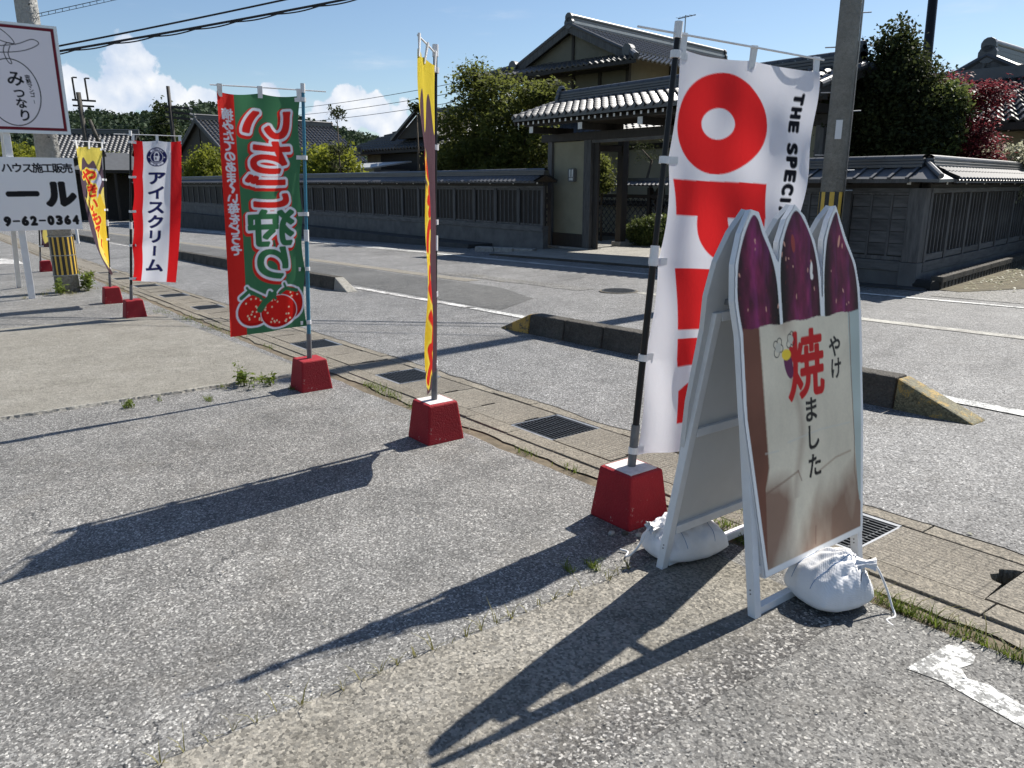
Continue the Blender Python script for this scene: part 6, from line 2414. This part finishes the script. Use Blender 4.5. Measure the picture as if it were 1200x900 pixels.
tree('evergreen_tree', 'low dark shrub beside the red maple above the slatted wall', 'shrub', (-8.45, 17.4, gz(-8)),
     [(0, 0, 2.6, .55, .6, .55), (.25, 0, 3.35, .45, .5, .45)], 'leaf_azalea', leaf=.09, dens=1.4, trunk_r=.06, seed=14, n_per=16, clump=.14, shell=.3)
tree('red_maple', 'small red-leaved maple above the slatted wall', 'tree', (-8.15, 18.3, gz(-8)),
     [(-.6, 0, 3.85, .55, .5, .24), (.1, -.1, 3.45, .8, .5, .22), (.45, 0, 3.68, .45, .4, .10), (-.2, 0, 3.05, .8, .6, .26), (.25, -.1, 2.65, .6, .5, .24), (-.75, .1, 3.45, .5, .5, .35), (.3, 0, 2.3, .6, .5, .22), (-.4, 0, 2.5, .55, .5, .3)],
     'leaf_red', leaf=.075, dens=0.9, trunk_r=.05, seed=6, n_per=18, clump=.15, up=.9, shell=.2)
tree('pale_shrub', 'pale cream-leaved shrub peeping over the slatted wall at the right edge', 'shrub', (-7.75, 19.4, gz(-8)),
     [(-.2, 0, 2.2, .45, .4, .3), (.35, 0, 2.25, .4, .4, .28), (0, 0, 1.7, .6, .5, .4)], 'leaf_pale', leaf=.08, dens=1.1, trunk_r=.04, seed=7, n_per=14, clump=.13)
tree('azalea_bush', 'clipped round azalea bush just inside the gate', 'bush', (-17.3, 18.7, gz(-18) + .05),
     [(-.45, 0, .42, .55, .5, .42), (.25, 0, .45, .65, .5, .46)], 'leaf_azalea', leaf=.075, dens=2.6, trunk_r=.04, seed=8, n_per=16, clump=.11, shell=.75)
tree('garden_shrub', 'loose green shrub behind the gate opening', 'shrub', (-20.6, 19.4, gz(-20)),
     [(0, 0, 2.1, .4, .4, .35), (-.2, 0, 2.7, .4, .4, .3)], 'leaf_maple', leaf=.10, dens=1.1, trunk_r=.05, seed=9, n_per=14, clump=.17)
pn = thing('pine_tree', 'gnarled bare-limbed garden pine seen through the gate', 'tree', (-19.4, 20.9, gz(-19)))
mb = MB()
mb.tube([(0, 0, 0), (.15, 0, .9), (-.1, 0, 1.6), (.35, 0, 2.1), (.9, 0, 2.45), (1.3, 0, 2.9), (1.15, 0, 3.4)], [.11, .10, .085, .075, .06, .05, .03], 8)
mb.tube([(-.1, 0, 1.6), (-.5, 0, 2.2), (-.4, .1, 2.8), (-.8, 0, 3.2)], [.07, .05, .04, .02], 6)
mb.tube([(.9, 0, 2.45), (1.6, -.1, 2.5), (2.2, 0, 2.9)], [.05, .04, .02], 6)
mb.build('trunk', 'bark', pn, smooth=True)
obj('crown', quads_mesh('crown', leaf_cloud([(1.2, 0, 3.5), (-.8, 0, 3.3), (2.2, 0, 2.95), (.2, 0, 3.6), (1.7, 0, 3.2), (-.4, 0, 2.9)], .10, 150, (.30, .25, .09), np.random.RandomState(3), .25, .6)), 'leaf_dark', pn)

lb = [((-61.5, 17.6), 2.3, 'bright yellow-green round bush between the ice cream and strawberry flags', 21), ((-40.6, 18.3), 1.55, 'yellow-green round bush right of the blue flag pole', 23),
      ((-43.2, 18.6), 1.5, 'yellow-green bush mostly hidden behind the strawberry flag', 24)]
for (x, y), r_, lab, sd_ in lb:
    tree('round_bush', lab, 'bush', (x, y, gz(x)), [(0, 0, 3.9 - .2 * (2.3 - r_) * 3, r_ * .75, r_ * .7, r_ * .75), (-r_ * .5, 0, 3.0, r_ * .6, r_ * .6, r_ * .6), (r_ * .5, 0, 2.9, r_ * .65, r_ * .6, r_ * .6), (0, 0, 1.8, r_ * .8, r_ * .7, r_ * .8)],
         'leaf_bright', leaf=.22, dens=1.3, trunk_r=.12, seed=sd_, n_per=14, clump=.36, group='bright round bushes over the lattice wall', shell=.6)
tree('round_bush', 'bright green spreading tree seen between the two sign panels at the left edge', 'tree', (-112, 9.6, gz(-112)), [(0, 0, 7.2, 2.6, 2.4, 1.6), (0, -4, 7.6, 2.6, 2.4, 1.6), (0.5, -8, 7.0, 2.8, 2.4, 1.8), (0, 3, 6.6, 2.2, 2, 1.6)], 'leaf_bright', leaf=.4, dens=1.2, trunk_r=.2, seed=26, n_per=14, clump=.6)
for (x, y), lab, tops, sd_ in (((-37.6, 17.2), 'tall thin tree with a leaf tuft right of the blue flag pole', [(0, 0, 5.75, .34, .3, .34), (.1, 0, 4.0, .45, .4, .4), (0, 0, 3.2, .5, .4, .4)], 31),
                               ((-29.7, 17.2), 'tall thin bare trunk with a leaf tuft left of the edge-on flag', [(0, 0, 5.35, .26, .25, .16)], 32)):
    t_ = thing('thin_tree', lab, 'tree', (x, y, gz(x)), 0, 'tall thin pruned trees')
    rg = np.random.RandomState(sd_)
    Vc = []
    mb = MB()
    mb.tube([(0, 0, 0), (.03, 0, 3), (0, 0, tops[0][2])], [.07, .05, .02], 7)
    for (dx, dy, dz2, rx, ry, rz2) in tops:
        for k in range(9):
            a = rg.rand() * 6.28
            e = np.array([dx + cos(a) * rx, dy + sin(a) * ry, dz2 + rg.uniform(-.3, 1) * rz2])
            mb.tube([(0, 0, dz2 - .1), tuple(e)], [.015, .005], 4)
            Vc.append(leaf_cloud([e, e * .7 + np.array([0, 0, dz2]) * .3], .15, 12, (.10, .10, .10), rg, .5, .2))
    mb.build('trunk', 'bark', t_, smooth=True)
    obj('crown', quads_mesh('crown', np.concatenate(Vc)), 'leaf_dark', t_)
tree('cedar_tree', 'dark pointed cedar in front of the far pole at the left', 'tree', (-94, 22.5, gz(-94)),
     [(0, 0, 11.4, .5, .5, 1.6), (0, 0, 9.6, 1.1, 1.1, 1.4), (-.3, 0, 7.6, 1.7, 1.6, 1.4), (.3, 0, 5.6, 2.4, 2, 1.5), (2.5, .5, 5.0, 1.8, 1.5, 1.3), (-2.5, 0, 5.2, 1.8, 1.6, 1.3)], 'leaf_cedar', leaf=.4, dens=1.2, trunk_r=.2, seed=41, n_per=14, clump=.6, shell=.3)
tree('round_tree', 'dark green two-lobed tree filling the gap left of the storehouse roof', 'tree', (-88, 27, gz(-88)),
     [(0, 0, 5.5, 2.6, 2.2, 2.0), (3.2, 1, 4.5, 2.2, 2, 1.8)], 'leaf_cedar', leaf=.4, dens=1.1, trunk_r=.2, seed=42, n_per=14, clump=.6)
tree('hedge_tree', 'dark shrub mass beside the carport behind the yellow flag', 'shrub', (-72, 17.2, gz(-72)),
     [(0, 0, 2.2, 2.2, 1.5, 2.0), (-3, 0, 1.8, 2, 1.5, 1.8), (2.5, 0, 1.6, 1.5, 1.2, 1.6)], 'leaf_dark', leaf=.25, dens=1.2, trunk_r=.1, seed=43, n_per=14, clump=.4)
tree('hedge_tree', 'light green shrub spilling over the carport roof at the left', 'shrub', (-99, 17.5, gz(-99)),
     [(0, 0, 6.2, 1.6, 1.6, 1.1), (2, 0, 5.5, 1.4, 1.4, 1.2)], 'leaf_bright', leaf=.35, dens=1.1, trunk_r=.12, seed=44, n_per=12, clump=.5)

# ---------------------------------------------------------------- weeds and grass
def blades(spots, rng, name, mat, label, cat, h0=.02, h1=.055):
    V = []
    for (x, y, r_, n_) in spots:
        for k in range(n_):
            px, py = x + rng.normal(0, r_), y + rng.normal(0, r_ * .35)
            z = gz(px) - .004
            a = rng.rand() * 6.28
            h = h0 + (h1 - h0) * rng.rand() ** 1.8 * (0.6 + 0.8 * noise.noise(Vector((px * 6, py * 6, 0))) + .3)
            lean = rng.uniform(.3, 1.6) * h
            w = rng.uniform(.0018, .0034)
            dx, dy = cos(a), sin(a)
            sx, sy = -dy * w, dx * w
            V.append([(px - sx, py - sy, z), (px + sx, py + sy, z), (px + sx * .6 + dx * lean * .35, py + sy * .6 + dy * lean * .35, z + h * .65), (px - sx * .6 + dx * lean * .35, py - sy * .6 + dy * lean * .35, z + h * .65)])
            V.append([(px - sx * .6 + dx * lean * .35, py - sy * .6 + dy * lean * .35, z + h * .65), (px + sx * .6 + dx * lean * .35, py + sy * .6 + dy * lean * .35, z + h * .65), (px + dx * lean + sx * .1, py + dy * lean + sy * .1, z + h), (px + dx * lean - sx * .1, py + dy * lean - sy * .1, z + h)])
    return tag(obj(name, quads_mesh(name, np.array(V)), mat), label, cat, kind='stuff')


rg = np.random.RandomState(77)
sp = []
for x in np.arange(-1.42, -0.70, .035):
    sp.append((x, 2.77 + rg.normal(0, .015), .022, int(rg.uniform(10, 34) * (1.3 if -1.25 < x < -1.0 else .7))))
sp += [(-5.7, 2.86, .10, 150), (-5.45, 2.85, .08, 90), (-5.9, 2.87, .06, 50), (-5.05, 2.80, .05, 40), (-2.2, 2.08, .025, 60), (-2.24, 1.98, .02, 30), (-2.22, 3.05, .05, 70), (-2.12, 2.88, .06, 90), (-2.0, 2.8, .04, 50),
       (-6.3, 1.62, .05, 60), (-6.5, 1.08, .04, 35), (-6.55, 1.3, .02, 18), (-6.2, 2.3, .04, 40), (-6.72, 1.85, .06, 50), (-3.6, 2.80, .06, 40), (-3.2, 2.82, .05, 30), (-2.9, 2.85, .03, 24), (-11.2, 2.72, .25, 160), (-10.2, 2.76, .2, 110), (-9.3, 2.8, .15, 50), (-8.3, 2.84, .12, 40), (-12.2, 2.6, .2, 80)]
blades(sp, rg, 'grass', 'leaf_weed', 'short green grass tufts along the drain edge', 'grass')
sp = []
for y in np.arange(0.3, 2.3, .07):
    sp.append((-2.085 + rg.normal(0, .006), y, .006, int(rg.uniform(1, 9))))
for x in np.arange(-1.4, -.3, .06):
    sp.append((x, 2.80, .03, int(rg.uniform(0, 10))))
for i in range(22):
    sp.append((-16.4 + rg.normal(0, .5), 1.95 + rg.normal(0, .35), .10, 26))
blades(sp, rg, 'dry_grass', 'leaf_dry', 'dry yellowed grass in joints and round the utility pole', 'grass', .03, .08)


def weed(label, x, y, n_st, h, leaf, seed, mat='leaf_weed', group='weeds in pavement joints'):
    t = thing('weed', label, 'weed', (x, y, gz(x)), 0, group)
    rr = np.random.RandomState(seed)
    mb = MB()
    V = []
    for k in range(n_st):
        a = rr.rand() * 6.28
        r_ = rr.uniform(.0, .5) * h
        hh = h * rr.uniform(.5, 1.0)
        b0 = np.array([rr.normal(0, .05), rr.normal(0, .02), 0])
        tip = b0 + np.array([cos(a) * r_, sin(a) * r_ * .6, hh])
        mb.tube([tuple(b0), tuple((b0 + tip) / 2 + np.array([0, 0, .02])), tuple(tip)], [.003, .0025, .001], 5)
        for q in range(7):
            c = b0 + (tip - b0) * (.3 + .7 * q / 6)
            V.append(leaf_cloud([c], leaf, 2, (leaf * .5, leaf * .5, leaf * .25), rr, .42, .5))
    mb.build('stem', 'leaf_weed', t)
    obj('leaves', quads_mesh('leaves', np.concatenate(V)), mat, t)
    return t


weed('leafy green weed at the slab edge left of the strawberry flag base', -6.62, 2.02, 9, .20, .05, 1)
weed('low leafy weed close against the strawberry flag base side of the slab', -6.50, 2.20, 6, .10, .04, 2)
weed('tall bright weed at the right foot of the striped utility pole', -16.35, 2.25, 12, .38, .10, 3)
weed('bushy weed in front of the foot of the striped utility pole', -16.0, 1.75, 10, .26, .08, 4)
weed('tiny weed at the slab edge near the left side', -6.55, 1.06, 5, .06, .03, 5)
# stones and litter
for i, (x, y, s, lab) in enumerate(((-2.36, 2.43, .017, 'small dark pebble beside the rear sandbag'), (-2.30, 2.47, .020, 'pale broken stone beside the rear sandbag'), (-2.40, 2.38, .018, 'flat grey stone in front of the OPEN flag base'))):
    bm = bmesh.new()
    bmesh.ops.create_icosphere(bm, subdivisions=2, radius=s)
    for v in bm.verts:
        v.co *= 1 + .35 * noise.noise(v.co * 30 + Vector((i, 0, 0)))
        v.co.z *= .6
    m = bpy.data.meshes.new('stone')
    bm.to_mesh(m)
    bm.free()
    o = obj('stone', m, ('concrete_kerb', 'concrete_apron', 'stone')[i], smooth=True)
    o.location = (x, y, gz(x) + s * .3)
    tag(o, lab, 'stone')
rg = np.random.RandomState(9)
V = []
for k in range(700):
    t = rg.rand() ** .8 * 9
    x, y = -5.75 + sdx * t + abs(rg.normal(0, .35)), 13.3 + sdy * t + rg.normal(0, .1)
    V.append(leaf_cloud([(x, y, gz(x) + .03)], .05, 1, (.02, .02, .004), rg, .6, 1.5))
tag(obj('leaf_litter', quads_mesh('leaf_litter', np.concatenate(V)), 'leaf_pale'), 'fallen pale leaves along the side street kerb', 'leaves', kind='stuff')
V = []
for k in range(900):
    x, y = rg.uniform(-6, 1.5), rg.uniform(.2, 2.9)
    V.append(leaf_cloud([(x, y, gz(x) + .010)], rg.uniform(.005, .012), 1, (.01, .01, .001), rg, .8, 2))
tag(obj('grit', quads_mesh('grit', np.concatenate(V)), 'concrete_apron'), 'loose pale grit scattered over the parking lot', 'gravel', kind='stuff')
V = [leaf_cloud([(x, y, gz(x) + .012)], s, 1, (0, 0, 0), rg, .7, 3) for x, y, s in ((-1.35, 3.66, .035), (-.6, 2.9, .02), (-1.25, 3.3, .012), (-1.05, 2.85, .03))]
tag(obj('fallen_leaf', quads_mesh('fallen_leaf', np.concatenate(V)), 'leaf_pale'), 'few dry pale leaves on the drain covers at the right', 'leaves', kind='stuff')
bpy.data.objects.remove(_to, do_unlink=True)
